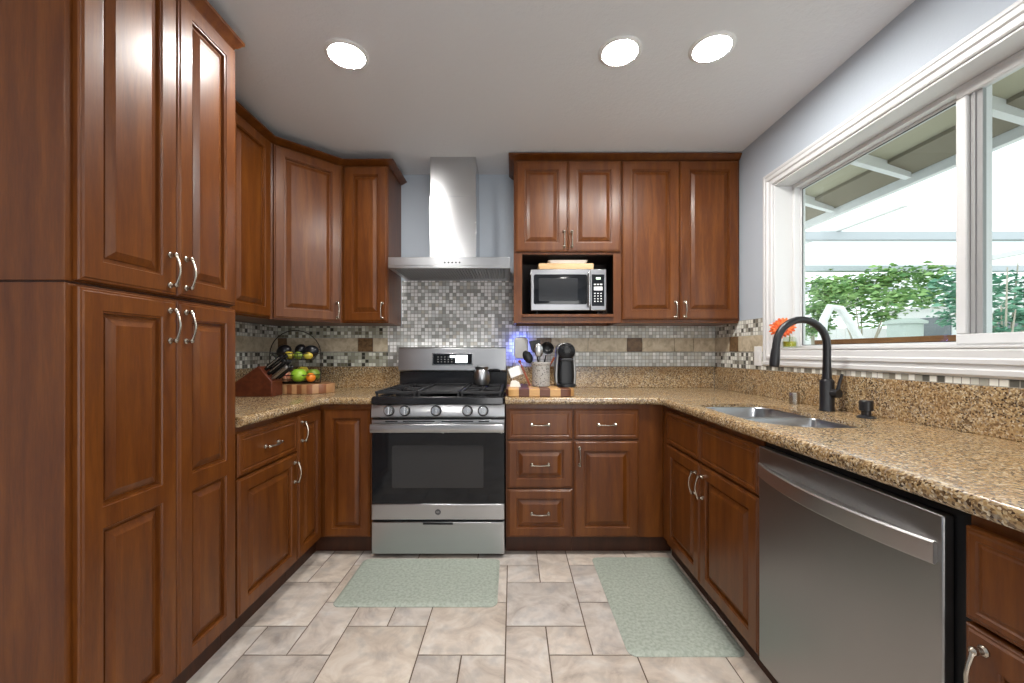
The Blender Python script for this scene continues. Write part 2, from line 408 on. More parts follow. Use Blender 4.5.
# side walls
m = MB(); m.box(XR-.008, XR-.0005, 2.370, YB-.009, Z1, Z2); m.box(XR-.008, XR-.0005, 2.370, YB-.009, Z3, 1.376)
m.box(XR-.008, XR-.0005, .25, 2.370, Z1, 1.0915)
ws = struct(m.build('wall_tile', MOS_SIDE), 'white and dark mosaic tile around the window corner')
for a, b, br in ((2.371,2.50,0),(2.50,2.635,0),(2.637,2.742,1),(2.742,2.936,0)):
    MB().box(XR-.0095, XR-.0005, a+.001, b-.001, Z2+.002, Z3-.002).build('accent_tile' if br else 'stone_tile', BROWNT if br else TRAV, ws, bevel=.0015)
m = MB(); m.box(XL+.0005, XL+.008, 1.61, YB-.009, Z1, Z2); m.box(XL+.0005, XL+.008, 1.61, YB-.009, Z3, 1.3615)
wl = struct(m.build('wall_tile', MOS_SIDE), 'mosaic tile on the wall behind the knife block')
for a, b in ((1.61,1.9),(1.9,2.2),(2.2,2.5),(2.5,2.936)):
    MB().box(XL+.0005, XL+.0095, a+.001, b-.001, Z2+.002, Z3-.002).build('stone_tile', TRAV, wl, bevel=.0015)

# ------------------------------------------------------------------ window
XJ = 1.582     # face of the window frame inside the recess
cas = MB()
prof = [(o*.84, d) for o, d in [(0,0),(.088,0),(.088,.012),(.080,.020),(.066,.020),(.062,.016),(.050,.016),(.046,.022),(.034,.022),(.028,.014),(.006,.012),(0,.008)]]
# casing: a picture frame of moulded boards on the wall around the opening; profile (outwards from opening, proud of wall)
loops = []
for o, d in prof:
    loops.append([(XR-d, WY0-o, WZ0-o*1.24), (XR-d, WY0-o, WZ1+o), (XR-d, WY1+o, WZ1+o), (XR-d, WY1+o, WZ0-o*1.24)])
cas.loft(loops+[loops[0]], cap0=False, cap1=False)
struct(cas.build('trim_1', TRIMW, angle=25), 'white moulded window casing')
jb = MB(); t = .010
jb.box(XR-.001, XJ+.02, WY0+.0005, WY1-.0005, WZ1-t, WZ1-.0005).box(XR-.012, XJ+.02, WY0+.0005, WY1-.0005, WZ0+.0005, WZ0+t)
jb.box(XR-.001, XJ+.02, WY0+.0005, WY0+t, WZ0+t, WZ1-t).box(XR-.001, XJ+.02, WY1-t, WY1-.0005, WZ0+t, WZ1-t)
struct(jb.build('trim_2', TRIMW, bevel=.002), 'white window jamb and sill lining')
win = bpy.data.objects.new('window_1', None); S.collection.objects.link(win); win['kind'] = 'structure'; win['label'] = 'white vinyl sliding window over the sink'
def frame_yz(mb, x0, x1, y0, y1, z0, z1, w, wb=None, wy0=None, wy1=None):
    wb = wb or w; wy0 = wy0 or w; wy1 = wy1 or w
    mb.box(x0,x1,y0,y1,z1-w,z1).box(x0,x1,y0,y1,z0,z0+wb).box(x0,x1,y0,y0+wy0,z0+wb,z1-w).box(x0,x1,y1-wy1,y1,z0+wb,z1-w)
y0, y1, z0, z1 = WY0+.010, WY1-.010, WZ0+.010, WZ1-.010
m = MB(); frame_yz(m, XJ, XJ+.06, y0, y1, z0, z1, .020, .010)
m.build('window_frame', VINYL, win, bevel=.003)
YM = 1.405
m = MB(); frame_yz(m, XJ+.030, XJ+.055, YM-.03, y1-.020, z0+.010, z1-.020, .010, .006); m.build('fixed_sash', VINYL, win, bevel=.002)
GASK = plain('dark_gasket', (.03,.035,.035,1), .6)
m = MB(); frame_yz(m, XJ+.036, XJ+.0395, YM-.02, y1-.0295, z0+.0155, z1-.0295, .0035); m.build('gasket', GASK, win)
MB().box(XJ+.040, XJ+.045, YM-.02, y1-.029, z0+.015, z1-.029).build('glass_pane', GLASS, win)
m = MB(); frame_yz(m, XJ-.004, XJ+.026, y0+.018, YM+.032, z0+.006, z1-.016, .030, .036, .04, .034); m.build('sliding_sash', VINYL, win, bevel=.004)
m = MB(); m.box(XJ+.009, XJ+.022, YM-.040, YM-.0025, z0+.042, z1-.046).box(XJ+.004, XJ+.009, YM-.022, YM-.014, z0+.042, z1-.046); m.build('weatherstrip', DARKGAP, win)
MB().box(XJ+.011, XJ+.016, y0+.058, YM-.0405, z0+.042, z1-.046).build('glass_pane', GLASS, win)
m = MB(); m.box(XJ+.010, XJ+.030, YM+.032, YM+.040, 1.66, 1.72); m.build('sash_latch', VINYL, win, bevel=.002)

# ------------------------------------------------------------------ cabinetry
def handle_mesh():
    m = MB(); L = .048
    pts = [(-L-.006,0,.020),(-L,0,.021),(-.038,0,.0245),(-.022,0,.030),(-.006,0,.033),(.006,0,.033),(.022,0,.030),(.038,0,.0245),(L,0,.021),(L+.006,0,.020)]
    rad = [.0028,.0052,.0040,.0034,.0032,.0032,.0034,.0040,.0052,.0028]
    m.tube([(p[0], -p[2], p[1]) for p in pts], rad, 8)
    for s in (-1, 1):
        m.lathe([(.0098,0),(.0098,.003),(.0062,.006),(.0050,.012),(.0078,.017),(.0074,.022),(.003,.026)], (s*L,0,0), 'y', 10)
    return m
_hm = {}
def handle(parent, x, z, vertical=True):
    key = 'v' if vertical else 'h'
    if key not in _hm:
        m = handle_mesh()
        if vertical: m.v = [(p[2], p[1], p[0]) for p in m.v]
        o = m.build('handle', NICKEL, parent); _hm[key] = o.data
    else:
        o = bpy.data.objects.new('handle', _hm[key]); S.collection.objects.link(o); o.parent = parent
    o.location = (x, -.020, z); return o

def door(parent, name, x0, x1, z0, z1, s=.055, panels=None, slab=False, hx=None, hz=None, hvert=True, mat=None):
    """raised-panel front standing 2 cm proud of the plane y = 0"""
    m = MB(); panels = panels or [(z0, z1)]
    R = lambda xa, xb, za, zb, i, y: [(xa+i,y,za+i),(xb-i,y,za+i),(xb-i,y,zb-i),(xa+i,y,zb-i)]
    outer = [(0,-.0005),(0,-.013),(.003,-.0165),(.007,-.0165),(.0105,-.020)]
    if slab:
        seq = outer + [(.020,-.020),(.023,-.0172),(.027,-.0172),(.031,-.0192)]
        m.loft([R(x0,x1,z0,z1,i,y) for i, y in seq]); o = m.build(name, mat or WOOD, parent, angle=20)
    else:
        m.loft([R(x0,x1,z0,z1,i,y) for i, y in outer], cap1=False)
        e = .0105; n = len(panels)
        for k, (pa, pb) in enumerate(panels):
            za = pa+s if k == 0 else pa+s*.5
            zb = pb-s if k == n-1 else pb-s*.5
            m.loft([R(x0+s,x1-s,za,zb,i,y) for i, y in [(0,-.020),(.002,-.0165),(.006,-.0158),(.008,-.006),(.0145,-.006),(.0165,-.0095),(.035,-.0172),(.037,-.0184)]], cap0=False)
        q = lambda xa, xb, za, zb: m.add([(xa,-.020,za),(xb,-.020,za),(xb,-.020,zb),(xa,-.020,zb)], [(0,1,2,3)])
        q(x0+e, x0+s, z0+e, z1-e); q(x1-s, x1-e, z0+e, z1-e)
        q(x0+s, x1-s, z0+e, z0+s); q(x0+s, x1-s, z1-s, z1-e)
        for k in range(n-1): q(x0+s, x1-s, panels[k][1]-s*.5, panels[k+1][0]+s*.5)
        o = m.build(name, mat or WOOD, parent, angle=20)
    if hx is not None: handle(o, hx, hz, hvert)
    return o
H90 = math.pi/2
ZB0, ZBT = .105, .872        # base carcass
DZ0, DZ1 = .112, .846        # fronts
def base_body(t, x0, x1, depth, toe=.047, y_open=False, top=ZBT, tx1=None):
    m = MB()
    if y_open:      # open-topped carcass for the sink
        m.box(x0,x0+.016,0,depth,ZB0,top).box(x1-.016,x1,0,depth,ZB0,.685).box(x1-.016,x1,0,.0195,.685,top).box(x0+.016,x1-.016,.0,depth,ZB0,ZB0+.016).box(x0+.016,x1-.016,depth-.01,depth,ZB0+.016,top)
        m.box(x0+.016,x1-.016,0,.018,.66,.685).box(x0+.016,x1-.016,0,.018,.83,top).box(x0+.016,x0+.05,0,.018,.685,.83).box(x1-.05,x1-.016,0,.018,.685,.83)
        m.box(x0+.016,x0+.05,0,.018,ZB0+.016,.66).box(x1-.05,x1-.016,0,.018,ZB0+.016,.66).box((x0+x1)/2-.03,(x0+x1)/2+.03,0,.018,ZB0+.016,.66)
        m.box(x0+.016,x1-.016,.018,.022,ZB0+.016,.83)
    else: m.box(x0,x1,0,depth,ZB0,top)
    b = m.build('body', WOOD, t)
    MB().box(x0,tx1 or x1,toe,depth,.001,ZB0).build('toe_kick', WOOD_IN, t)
    return b

# tall pantry (local x runs away from the camera)
PY0, PY1 = 1.000, 1.600
pan = thing('pantry_cabinet', 'tall brown wooden pantry cabinet with four doors, left foreground', 'cabinet', (XLF, PY0, 0), H90)
PW = PY1-PY0
m = MB(); m.box(0, PW, 0, .602, .105, 1.3475); m.build('body', WOOD, pan, bevel=.002)
m = MB(); m.box(0, PW, 0, .602, 1.3525, 2.378); m.build('upper_body', WOOD, pan, bevel=.002)
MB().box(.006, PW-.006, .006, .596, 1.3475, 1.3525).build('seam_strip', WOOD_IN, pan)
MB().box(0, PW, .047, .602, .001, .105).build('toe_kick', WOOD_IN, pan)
pm = .3165
for k, (a, b) in enumerate(((.018, pm-.0015), (pm+.0015, PW-.004))):
    hx = (b-.030) if k == 0 else (a+.030)
    door(pan, 'door', a, b, DZ0, 1.340, .056, [(DZ0,.731),(.731,1.340)], hx=hx, hz=1.258)
    door(pan, 'door', a, b, 1.357, 2.362, .056, hx=hx, hz=1.435)
CROWN = [(0,0),(.006,.0),(.010,.006),(.018,.010),(.034,.028),(.042,.032),(.042,.044),(0,.044)]
m = MB(); m.sweep([(-.0,.602),(-.0,.0),(PW,.0),(PW,.235)], [(o*.72, 2.374+z) for o, z in CROWN]) 
# (sweep turns right of travel: outwards)
m.v = [(p[0], p[1], p[2]) for p in m.v]; m.build('crown_trim', WOOD, pan)

# left base: drawer over door
t = thing('base_cabinet', 'brown base cabinet with one drawer over one door beside the pantry', 'cabinet', (XLF, 1.602, 0), H90)
L1 = 2.055-1.602
base_body(t, 0, L1, .602)
door(t, 'drawer', .006, L1-.003, .672, DZ1, slab=True, hx=L1/2, hz=.757, hvert=False)
door(t, 'door', .006, L1-.003, DZ0, .664, hx=L1-.034, hz=.572)
# corner base with two doors at a right angle
t = thing('corner_cabinet', 'brown corner base cabinet with two tall doors meeting beside the range', 'cabinet', (0, 0, 0))
m = MB(); poly = [(XL+.003,2.057),(XLF,2.057),(XLF,YBF),(-.806,YBF),(-.806,YB-.003),(XL+.003,YB-.003)]
m.prism(poly, ZB0, ZBT); m.build('body', WOOD, t)
q = .047
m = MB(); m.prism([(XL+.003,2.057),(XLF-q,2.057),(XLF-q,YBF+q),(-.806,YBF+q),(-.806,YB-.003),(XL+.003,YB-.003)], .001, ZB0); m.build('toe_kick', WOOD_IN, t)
d = door(t, 'door', 0, .247, DZ0, DZ1, .05, hx=.032, hz=.762); d.location = (XLF, 2.060, 0); d.rotation_euler = (0,0,H90)
d = door(t, 'door', 0, .266, DZ0, DZ1, .05); d.location = (-1.084, YBF, 0)

# right of the range: three drawers
t = thing('drawer_cabinet', 'brown base cabinet of three drawers right of the range', 'cabinet', (-.037, YBF, 0))
base_body(t, 0, .385, .610)
door(t, 'drawer', .010, .383, .672, DZ1, slab=True, hx=.197, hz=.758, hvert=False)
door(t, 'drawer', .010, .383, .394, .664, .05, hx=.197, hz=.529, hvert=False)
door(t, 'drawer', .010, .383, DZ0, .386, .05, hx=.197, hz=.249, hvert=False)
t = thing('base_cabinet', 'brown base cabinet with drawer over door in the back right corner', 'cabinet', (.349, YBF, 0))
base_body(t, 0, XRF-.349, .610, tx1=XRF-.349+.06)
door(t, 'drawer', .006, .378, .672, DZ1, slab=True, hx=.192, hz=.758, hvert=False)
door(t, 'door', .006, .378, DZ0, .664, hx=.036, hz=.575)
# sink base (local x runs towards the camera)
t = thing('sink_cabinet', 'brown sink base cabinet with two doors under false drawer fronts', 'cabinet', (XRF, 2.331, 0), -H90)
SW = 2.331-1.400
base_body(t, 0, SW, .607, y_open=True)
a0 = 2.331-2.238; mid = 2.331-1.846
door(t, 'drawer_front', a0, mid-.0015, .672, DZ1, slab=True)
door(t, 'drawer_front', mid+.0015, SW-.005, .672, DZ1, slab=True)
door(t, 'door', a0, mid-.0015, DZ0, .664, hx=mid-.033, hz=.566)
door(t, 'door', mid+.0015, SW-.005, DZ0, .664, hx=mid+.033, hz=.566)
# near right cabinet
t = thing('base_cabinet', 'brown base cabinet nearest the viewer, beside the dishwasher', 'cabinet', (XRF, .768, 0), -H90)
base_body(t, 0, .46, .607)
door(t, 'drawer', .003, .457, .672, DZ1, slab=True)
door(t, 'door', .003, .457, DZ0, .664, hx=.038, hz=.585)

# ------------------------------------------------------------------ upper cabinets
UZ0 = 1.363
def upper_box(t, x0, x1, depth, z1, z0=UZ0):
    return MB().box(x0, x1, 0, depth, z0, z1).build('body', WOOD, t, bevel=.0015)
ZL = 2.388
YUF = 2.636
t = thing('wall_cabinet', 'brown wall cabinet between the pantry and the corner cabinet', 'cabinet', (XL+.310, 1.602, 0), H90)
LW = 2.334-1.602
upper_box(t, 0, LW, .306, ZL)
door(t, 'door', .004, LW/2-.0015, 1.372, 2.380); door(t, 'door', LW/2+.0015, LW-.012, 1.372, 2.380)
# diagonal corner
t = thing('corner_wall_cabinet', 'brown diagonal corner wall cabinet left of the hood', 'cabinet', (0,0,0))
A, B = Vector((XL+.310, 2.337)), Vector((-1.108, YUF))
poly = [(XL+.003,2.337),(A.x,A.y),(B.x,B.y),(B.x,YB-.003),(XL+.003,YB-.003)]
m = MB(); m.prism(poly, UZ0, ZL); m.build('body', WOOD, t, bevel=.0015)
dl = (B-A).length; ang = math.atan2(B.y-A.y, B.x-A.x)
d = door(t, 'door', .016, dl-.016, 1.372, 2.380, .056, hx=dl-.044, hz=1.442); d.location = (A.x, A.y, 0); d.rotation_euler = (0,0,ang)
t = thing('wall_cabinet', 'narrow brown single door wall cabinet just left of the hood', 'cabinet', (-1.106, YUF, 0))
NW = 1.106-.810
upper_box(t, 0, NW, .307, ZL)
door(t, 'door', .012, NW-.004, 1.372, 2.380, .054, hx=NW-.034, hz=1.442)
m = MB(); path = [(XL+.310, 1.603),(A.x,A.y),(B.x,B.y),(-.810,YUF),(-.810,YB-.003)]
m.sweep(path, [(o-.0 if o else -.10, 2.3895+z*.62) for o, z in CROWN])
c = m.build('crown_molding', WOOD); tag(c, 'brown crown molding along the top of the left wall cabinets', 'molding')
# right uppers
ZR = 2.424
t = thing('microwave_cabinet', 'brown wall cabinet with two short doors above an open microwave shelf', 'cabinet', (.010, YUF, 0))
W1 = .700; dp = .307; o0, o1 = .054, .650
m = MB(); m.box(0,W1,0,dp,1.812,ZR).box(0,.016,.018,dp,UZ0,1.812).box(W1-.016,W1,.018,dp,UZ0,1.812).box(.016,W1-.016,dp-.006,dp,UZ0,1.812)
m.box(0,o0,0,.018,UZ0,1.812).box(o1,W1,0,.018,UZ0,1.812).box(o0,o1,0,.018,UZ0,1.400).box(.016,W1-.016,.018,dp-.006,1.400,1.418)
m.build('body', WOOD, t)
NICHE_DARK = plain('niche_shade_tone', lin(40,28,21), .6)  # thin panels added to darken the niche, shade put into their colour
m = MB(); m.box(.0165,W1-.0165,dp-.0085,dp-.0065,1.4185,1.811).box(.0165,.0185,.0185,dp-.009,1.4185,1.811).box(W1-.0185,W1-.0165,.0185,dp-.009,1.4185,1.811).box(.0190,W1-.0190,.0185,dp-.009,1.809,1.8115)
m.build('niche_shade_panels', NICHE_DARK, t)
MB().box(o0, o1, -.022, .017, 1.4005, 1.420).build('shelf_edge', WOOD, t, bevel=.002)
door(t, 'door', .012, .3495, 1.826, 2.416, .056, hx=.326, hz=1.905)
door(t, 'door', .3525, .694, 1.826, 2.416, .056, hx=.376, hz=1.905)
t = thing('wall_cabinet', 'brown wall cabinet with two tall doors next to the window wall', 'cabinet', (.712, YUF, 0))
W2 = XR-.002-.712
upper_box(t, 0, W2, .307, ZR)
door(t, 'door', .004, .3745, 1.385, 2.416, .058, hx=.345, hz=1.450)
door(t, 'door', .3775, W2-.012, 1.385, 2.416, .058, hx=.406, hz=1.450)
m = MB(); m.sweep([(.010,YB-.003),(.010,YUF),(XR-.002,YUF)], [(o*.8 if o else -.10, 2.4255+z*.76) for o, z in CROWN])
for i, p in enumerate(m.v):
    if p[0] > XR-.002: m.v[i] = (XR-.002, p[1], p[2])
c = m.build('crown_molding', WOOD); tag(c, 'brown crown molding along the top of the right wall cabinets', 'molding')

# ------------------------------------------------------------------ worktops
def counter(name, outline, fronts, holes=()):
    """outline in plan; fronts = edge indices that carry the rounded nose"""
    bm = bmesh.new(); es = []
    def loop(pts):
        vs = [bm.verts.new((p[0], p[1], ZC)) for p in pts]
        return [bm.edges.new((vs[i], vs[(i+1) % len(vs)])) for i in range(len(vs))]
    eo = loop(outline); es += eo
    for h in holes: es += loop(h)
    bmesh.ops.triangle_fill(bm, use_beauty=True, use_dissolve=False, edges=es)
    fr = [tuple(sorted(((round(e.verts[0].co.x,5),round(e.verts[0].co.y,5)),(round(e.verts[1].co.x,5),round(e.verts[1].co.y,5))))) for k, e in enumerate(eo) if k in fronts]
    g_ = bmesh.ops.extrude_face_region(bm, geom=bm.faces[:])
    for v in [x for x in g_['geom'] if isinstance(x, bmesh.types.BMVert)]: v.co.z -= .0405
    bmesh.ops.recalc_face_normals(bm, faces=bm.faces)
    sel = []
    for e in bm.edges:
        if abs(e.verts[0].co.z-e.verts[1].co.z) > 1e-5: continue
        k = tuple(sorted(((round(e.verts[0].co.x,5),round(e.verts[0].co.y,5)),(round(e.verts[1].co.x,5),round(e.verts[1].co.y,5)))))
        if k in fr: sel.append(e)
    bmesh.ops.bevel(bm, geom=sel, offset=.016, segments=5, affect='EDGES', profile=.5)
    me = bpy.data.meshes.new(name); bm.to_mesh(me); bm.free(); me.materials.append(GRANITE)
    me.polygons.foreach_set('use_smooth', [True]*len(me.polygons)); me.set_sharp_from_angle(angle=math.radians(40))
    o = bpy.data.objects.new(name, me); S.collection.objects.link(o); return o
def arc(cx, cy, r, a0, a1, n=6): return [(cx+r*math.cos(math.radians(a0+(a1-a0)*i/n)), cy+r*math.sin(math.radians(a0+(a1-a0)*i/n))) for i in range(n+1)]
EL, EB, ER = -1.070, 2.293, .834      # front edges
r = .035
ol = [(XL+.002,1.603),(EL,1.603)] + arc(EL+r, EB-r, r, 180, 90) + [(-.8035,EB),(-.8035,YB-.002),(XL+.002,YB-.002)]
cl = counter('countertop', ol, set(range(1, 9)))
tag(cl, 'golden speckled granite countertop between the pantry and the range', 'countertop')
r = .06
SX0, SX1, SY0, SY1, SYM = .897, 1.250, 1.375, 2.010, 1.680
def rr4(x0, x1, y0, y1, r, n=8):      # radii: far wall side, far room side, near room side, near wall side
    pts = []
    for (cx, cy), a0, q_ in (((x1-r[0],y1-r[0]),0,r[0]),((x0+r[1],y1-r[1]),90,r[1]),((x0+r[2],y0+r[2]),180,r[2]),((x1-r[3],y0+r[3]),270,r[3])):
        for i in range(n+1):
            a = math.radians(a0+90*i/n); pts.append((cx+q_*math.cos(a), cy+q_*math.sin(a)))
    return pts
hole = rr4(SX0, SX1, SY0, SY1, (.08,.12,.19,.05))
orr = [(-.0395,YB-.002),(-.0395,EB)] + arc(ER-r, EB-r, r, 90, 0) + [(ER,.25),(XR-.002,.25),(XR-.002,YB-.002)]
crr = counter('countertop', orr, set(range(1, 9)), [hole])
tag(crr, 'long golden speckled granite countertop holding the sink', 'countertop')
def splash(parent, *b): 
    m = MB(); m.box(*b, ZC+.0003, Z1-.0005); return m.build('backsplash', GRANITE, parent, bevel=.002)
splash(cl, XL+.002, XL+.021, 1.604, YB-.021); splash(cl, XL+.021, -.8035, YB-.021, YB-.002)
splash(crr, -.0395, XR-.021, YB-.021, YB-.002); splash(crr, XR-.021, XR-.002, 1.612, YB-.021); splash(crr, XR-.021, XR-.002, .25, 1.610)

# ------------------------------------------------------------------ sink
t = thing('kitchen_sink', 'undermounted stainless double bowl sink', 'sink', (0,0,0))
def bowl(y0, y1, rad):
    m = MB(); zt = .9005
    def ring(i, z, k=1.0): return [(p[0], p[1], z) for p in rr4(SX0+.002+i, SX1-.002-i, y0+i, y1-i, [max(.008, q_*k) for q_ in rad])]
    m.loft([ring(0, .880), ring(0, zt), ring(.003, zt+.0005), ring(.006, zt-.004), ring(.014, .73, .95), ring(.04, .705, .8), ring(.10, .700, .5)], cap0=False)
    o = m.build('bowl', SINKST, t)
    cx, cy = (SX0+SX1)/2, (y0+y1)/2
    MB().lathe([(.045,0.0003),(.045,.003),(.036,.003),(.03,-.0005),(.004,.0005)], (cx, cy, .7), n=24).build('drain', NICKEL, o)
bowl(SYM+.010, SY1-.002, (.08,.12,.022,.022)); bowl(SY0+.002, SYM-.010, (.022,.022,.19,.05))
MB().box(SX0+.003, SX1-.003, SYM-.0095, SYM+.0095, .884, .899).build('divider', STEEL_GRIP, t, bevel=.003)

# ------------------------------------------------------------------ faucet set
FY = 1.775
t = thing('kitchen_faucet', 'matte black gooseneck pull-down faucet behind the sink', 'faucet', (1.384, FY, ZC))
m = MB(); m.lathe([(.029,0.0005),(.029,.006),(.027,.010),(.027,.130),(.0235,.137),(.0165,.142)], n=24); m.build('base', BLACKM, t)
pts = [(0,0,.140),(0,0,.215),(0,0,.29)]; R_ = .111
for i in range(1, 15):
    a = math.radians(i*176/14); pts.append((-R_+R_*math.cos(a), 0, .29+R_*math.sin(a)))
pts.append((-2*R_-.004, 0, .262))
MB().tube(pts, [.0185]+[.0155]*(len(pts)-1), 14).build('spout', BLACKM, t)
e = Vector(pts[-1]); dn = Vector((-.10,0,-1)).normalized()
MB().tube([e-dn*.012, e, e+dn*.012, e+dn*.055, e+dn*.068], [.0165,.0175,.0185,.0205,.0185], 16).build('spray_head', BLACKM, t)
hn = MB(); hn.tube([(0,0,.080),(.012,-.030,.080),(.016,-.048,.080)], [.0185,.0195,.0185], 16); hd = hn.build('valve_hub', BLACKM, t)
MB().tube([(.014,-.040,.086),(.018,-.044,.12),(.026,-.050,.165)], [.0085,.0065,.0055], 10).build('lever', BLACKM, hd)
c = MB().lathe([(.023,.0005),(.023,.052),(.021,.057),(.008,.059)], n=20).build('air_gap_cap', NICKEL); c.location = (1.412, 2.02, ZC)
tag(c, 'small brushed metal air gap cap left of the faucet', 'air gap cap')
t = thing('soap_dispenser', 'stubby matte black soap dispenser right of the faucet', 'soap dispenser', (1.390, 1.585, ZC))
MB().lathe([(.031,.0005),(.031,.004),(.024,.009),(.016,.012),(.016,.028)], n=20).build('base', BLACKM, t)
MB().lathe([(.016,.028),(.0225,.030),(.0225,.066),(.020,.069),(.004,.069)], n=20).build('pump_head', BLACKM, t)

# ------------------------------------------------------------------ dishwasher (local x towards the camera)
t = thing('dishwasher', 'dark stainless dishwasher with a wide bowed handle under the right worktop', 'dishwasher', (XRF, 1.396, 0), -H90)
DWW = .600
m = MB(); m.box(.002,.626,.002,.019,.10,.868).box(.024,.626,.019,.58,.10,.868); m.build('body', BLACKP, t)
MB().box(.004, DWW, .055, .09, .001, .0995).build('toe_panel', BLACKP, t)
m = MB(); m.box(.002, DWW-.002, -.022, .0015, .112, .850); dd = m.build('door', STEEL_DW, t, bevel=.004, seg=3)
m = MB(); N = 18; rr = []
for i in range(N+1):
    u = i/N; x = .012+(DWW-.024)*u; bow = .006+.034*math.sin(math.pi*u)**.8; zc = .772-.004*math.sin(math.pi*u)
    hh = .024
    rr.append([(x,-.022-bow*.0,zc-hh*.7),(x,-.022-bow,zc-hh),(x,-.026-bow,zc-hh+.004),(x,-.026-bow,zc+hh-.004),(x,-.022-bow,zc+hh),(x,-.0225,zc+hh*.7)])
m.loft(rr); m.build('handle', STEEL_GRIP, dd)

# ------------------------------------------------------------------ range
RX = -.4215
t = thing('gas_range', 'stainless freestanding gas range with five knobs and black oven door', 'range', (RX, 2.288, 0))
RW = .3775
m = MB(); m.box(-RW, RW, .030, .650, .03, .895)
for sx in (-.32, .32):
    for sy in (.10, .58): m.lathe([(.018,.001),(.018,.03)], (sx, sy, 0), n=12)
m.build('body', BLACK, t)
d = MB().box(-RW, RW, 0.004, .0295, .026, .208).build('drawer', STEEL, t, bevel=.004)
MB().box(-.085, .085, -.004, .003, .196, .2065).build('drawer_grip', BLACKP, d, bevel=.001)
dr = MB().box(-RW, RW, .004, .0295, .312, .716).build('oven_door', BLACKG, t, bevel=.003)
MB().box(-RW, RW, -.001, .0295, .222, .3115).build('door_trim', STEEL, dr, bevel=.004)
m = MB(); m.loft([[(p[0], y, p[1]) for p in rrect(-.262+i, .258-i, .402+i, .644-i, .012, 4)] for i, y in ((0,.0035),(.0,.002),(.004,.002))]); 
OWIN = plain('oven_window_glass', (.022,.023,.025,1), .10)
m.build('oven_window', OWIN, dr)
# handle: wide bar across the top of the door with slots above
m = MB(); m.box(-RW, RW, .004, .0295, .7165, .790)
top = m.build('door_top', STEEL, dr, bevel=.003)
m = MB(); m.loft([[(x,y,z) for y, z in [(-.030,.722),(-.034,.727),(-.036,.745),(-.034,.766),(-.028,.771),(-.022,.766),(-.022,.728)]] for x in (-RW+.002, RW-.002)])
for sx in (-.33, .33): m.box(sx-.014, sx+.014, -.024, .0045, .735, .760)
m.build('handle', STEEL, dr, bevel=.0015)
m = MB()
for a, b in ((-.30,-.23),(-.20,-.02),(.02,.20),(.23,.29)): m.box(a, b, .0025, .004, .777, .783)
m.build('vent_slot', BLACK, dr)
# emblem on the door trim
m = MB(); m.lathe([(.0165,0),(.0165,.0012),(.0145,.0018),(.0145,.0012),(.003,.0012)], (0,-.0011,.267), 'y', 28); em = m.build('emblem', plain('dark_emblem', (.07,.07,.075,1), .35), dr)
fc = bpy.data.curves.new('monogram', 'FONT'); fc.body = 'GE'; fc.size = .015; fc.extrude = .0004; fc.align_x = 'CENTER'; fc.align_y = 'CENTER'
tmp = bpy.data.objects.new('monogram_curve', fc); S.collection.objects.link(tmp)
fm = bpy.data.meshes.new_from_object(tmp.evaluated_get(bpy.context.evaluated_depsgraph_get())); bpy.data.objects.remove(tmp)
fo = bpy.data.objects.new('monogram', fm); S.collection.objects.link(fo); fm.materials.clear(); fm.materials.append(STEEL); fo.parent = em
fo.location = (0,-.0029,.267); fo.rotation_euler = (H90,0,0)
# control panel
m = MB(); m.loft([[(x,y,z) for y, z in [(.030,.803),(.000,.803),(-.004,.810),(.006,.874),(.012,.880),(.030,.880)]] for x in (-RW, RW)])
cp = m.build('control_panel', STEEL, t)
for x in (-.276,-.187,-.010,.167,.256):
    k = MB(); k.mi = 1; k.lathe([(.031,0),(.031,.005),(.0275,.008)], n=24, axis='y', cap1=False); k.mi = 0; k.lathe([(.0265,.0065),(.0245,.026),(.022,.029),(.004,.029)], n=24, axis='y'); k.box(-.0045,.0045,-.036,-.028,-.022,.022)
    ko = k.build('knob', [STEEL_V, BLACKP], cp, bevel=.0008); ko.location = (x, -.001, .841); ko.rotation_euler = (math.radians(-8),0,0)
# cooktop
m = MB(); m.loft([[(p[0],p[1],z) for p in rrect(-RW+i, RW-i, -.006+i, .575-i, .012, 4)] for i, z in ((0,.8805),(0,.914),(.006,.921),(.028,.921),(.036,.908))])
m.build('cooktop', BLACK, t)
for x, y, rb in ((-.235,.15,.046),(-.235,.43,.036),(.235,.15,.050),(.235,.43,.032),(0,.29,.04)):
    MB().lathe([(rb*.9,.9082),(rb,.913),(rb,.922),(rb*.8,.924),(rb*.8,.930),(rb*.7,.932),(.004,.932)], (x,y,0), n=24).build('burner', IRON, t)
def grate(x0, x1):
    m = MB(); y0, y1 = .012, .560; h0, h1 = .936, .950; wv = .007
    for x in (x0, x1-2*wv): m.box(x, x+2*wv, y0, y1, h0, h1)
    for y in (y0, (y0+y1)/2-wv, y1-2*wv): m.box(x0+2*wv, x1-2*wv, y, y+2*wv, h0, h1)
    xc = (x0+x1)/2
    for yc in (.15, .43):
        for a in range(0, 360, 45):
            c_, s_ = math.cos(math.radians(a)), math.sin(math.radians(a)); L_ = .118 if a % 90 == 0 else .13
            M_ = Matrix.Translation((xc, yc, 0)) @ Matrix.Rotation(math.radians(a), 4, 'Z')
            m.box(.030, L_*(.86 if a % 180 == 0 else 1) - .004, -.004, .004, .938, .951, M_)
    for x in (x0+.004, x1-.018):
        for y in (y0+.002, y1-.016): m.box(x, x+.012, y, y+.012, .9095, h0)
    m.build('grate', IRON, t, bevel=.0015)
grate(-.362, -.125); grate(.125, .362)
m = MB(); m.box(-.120,.120,.012,.560,.936,.944)
m.box(-.120,-.108,.012,.560,.944,.954).box(.108,.120,.012,.560,.944,.954).box(-.108,.108,.548,.560,.944,.954).box(-.108,.108,.012,.024,.944,.950)
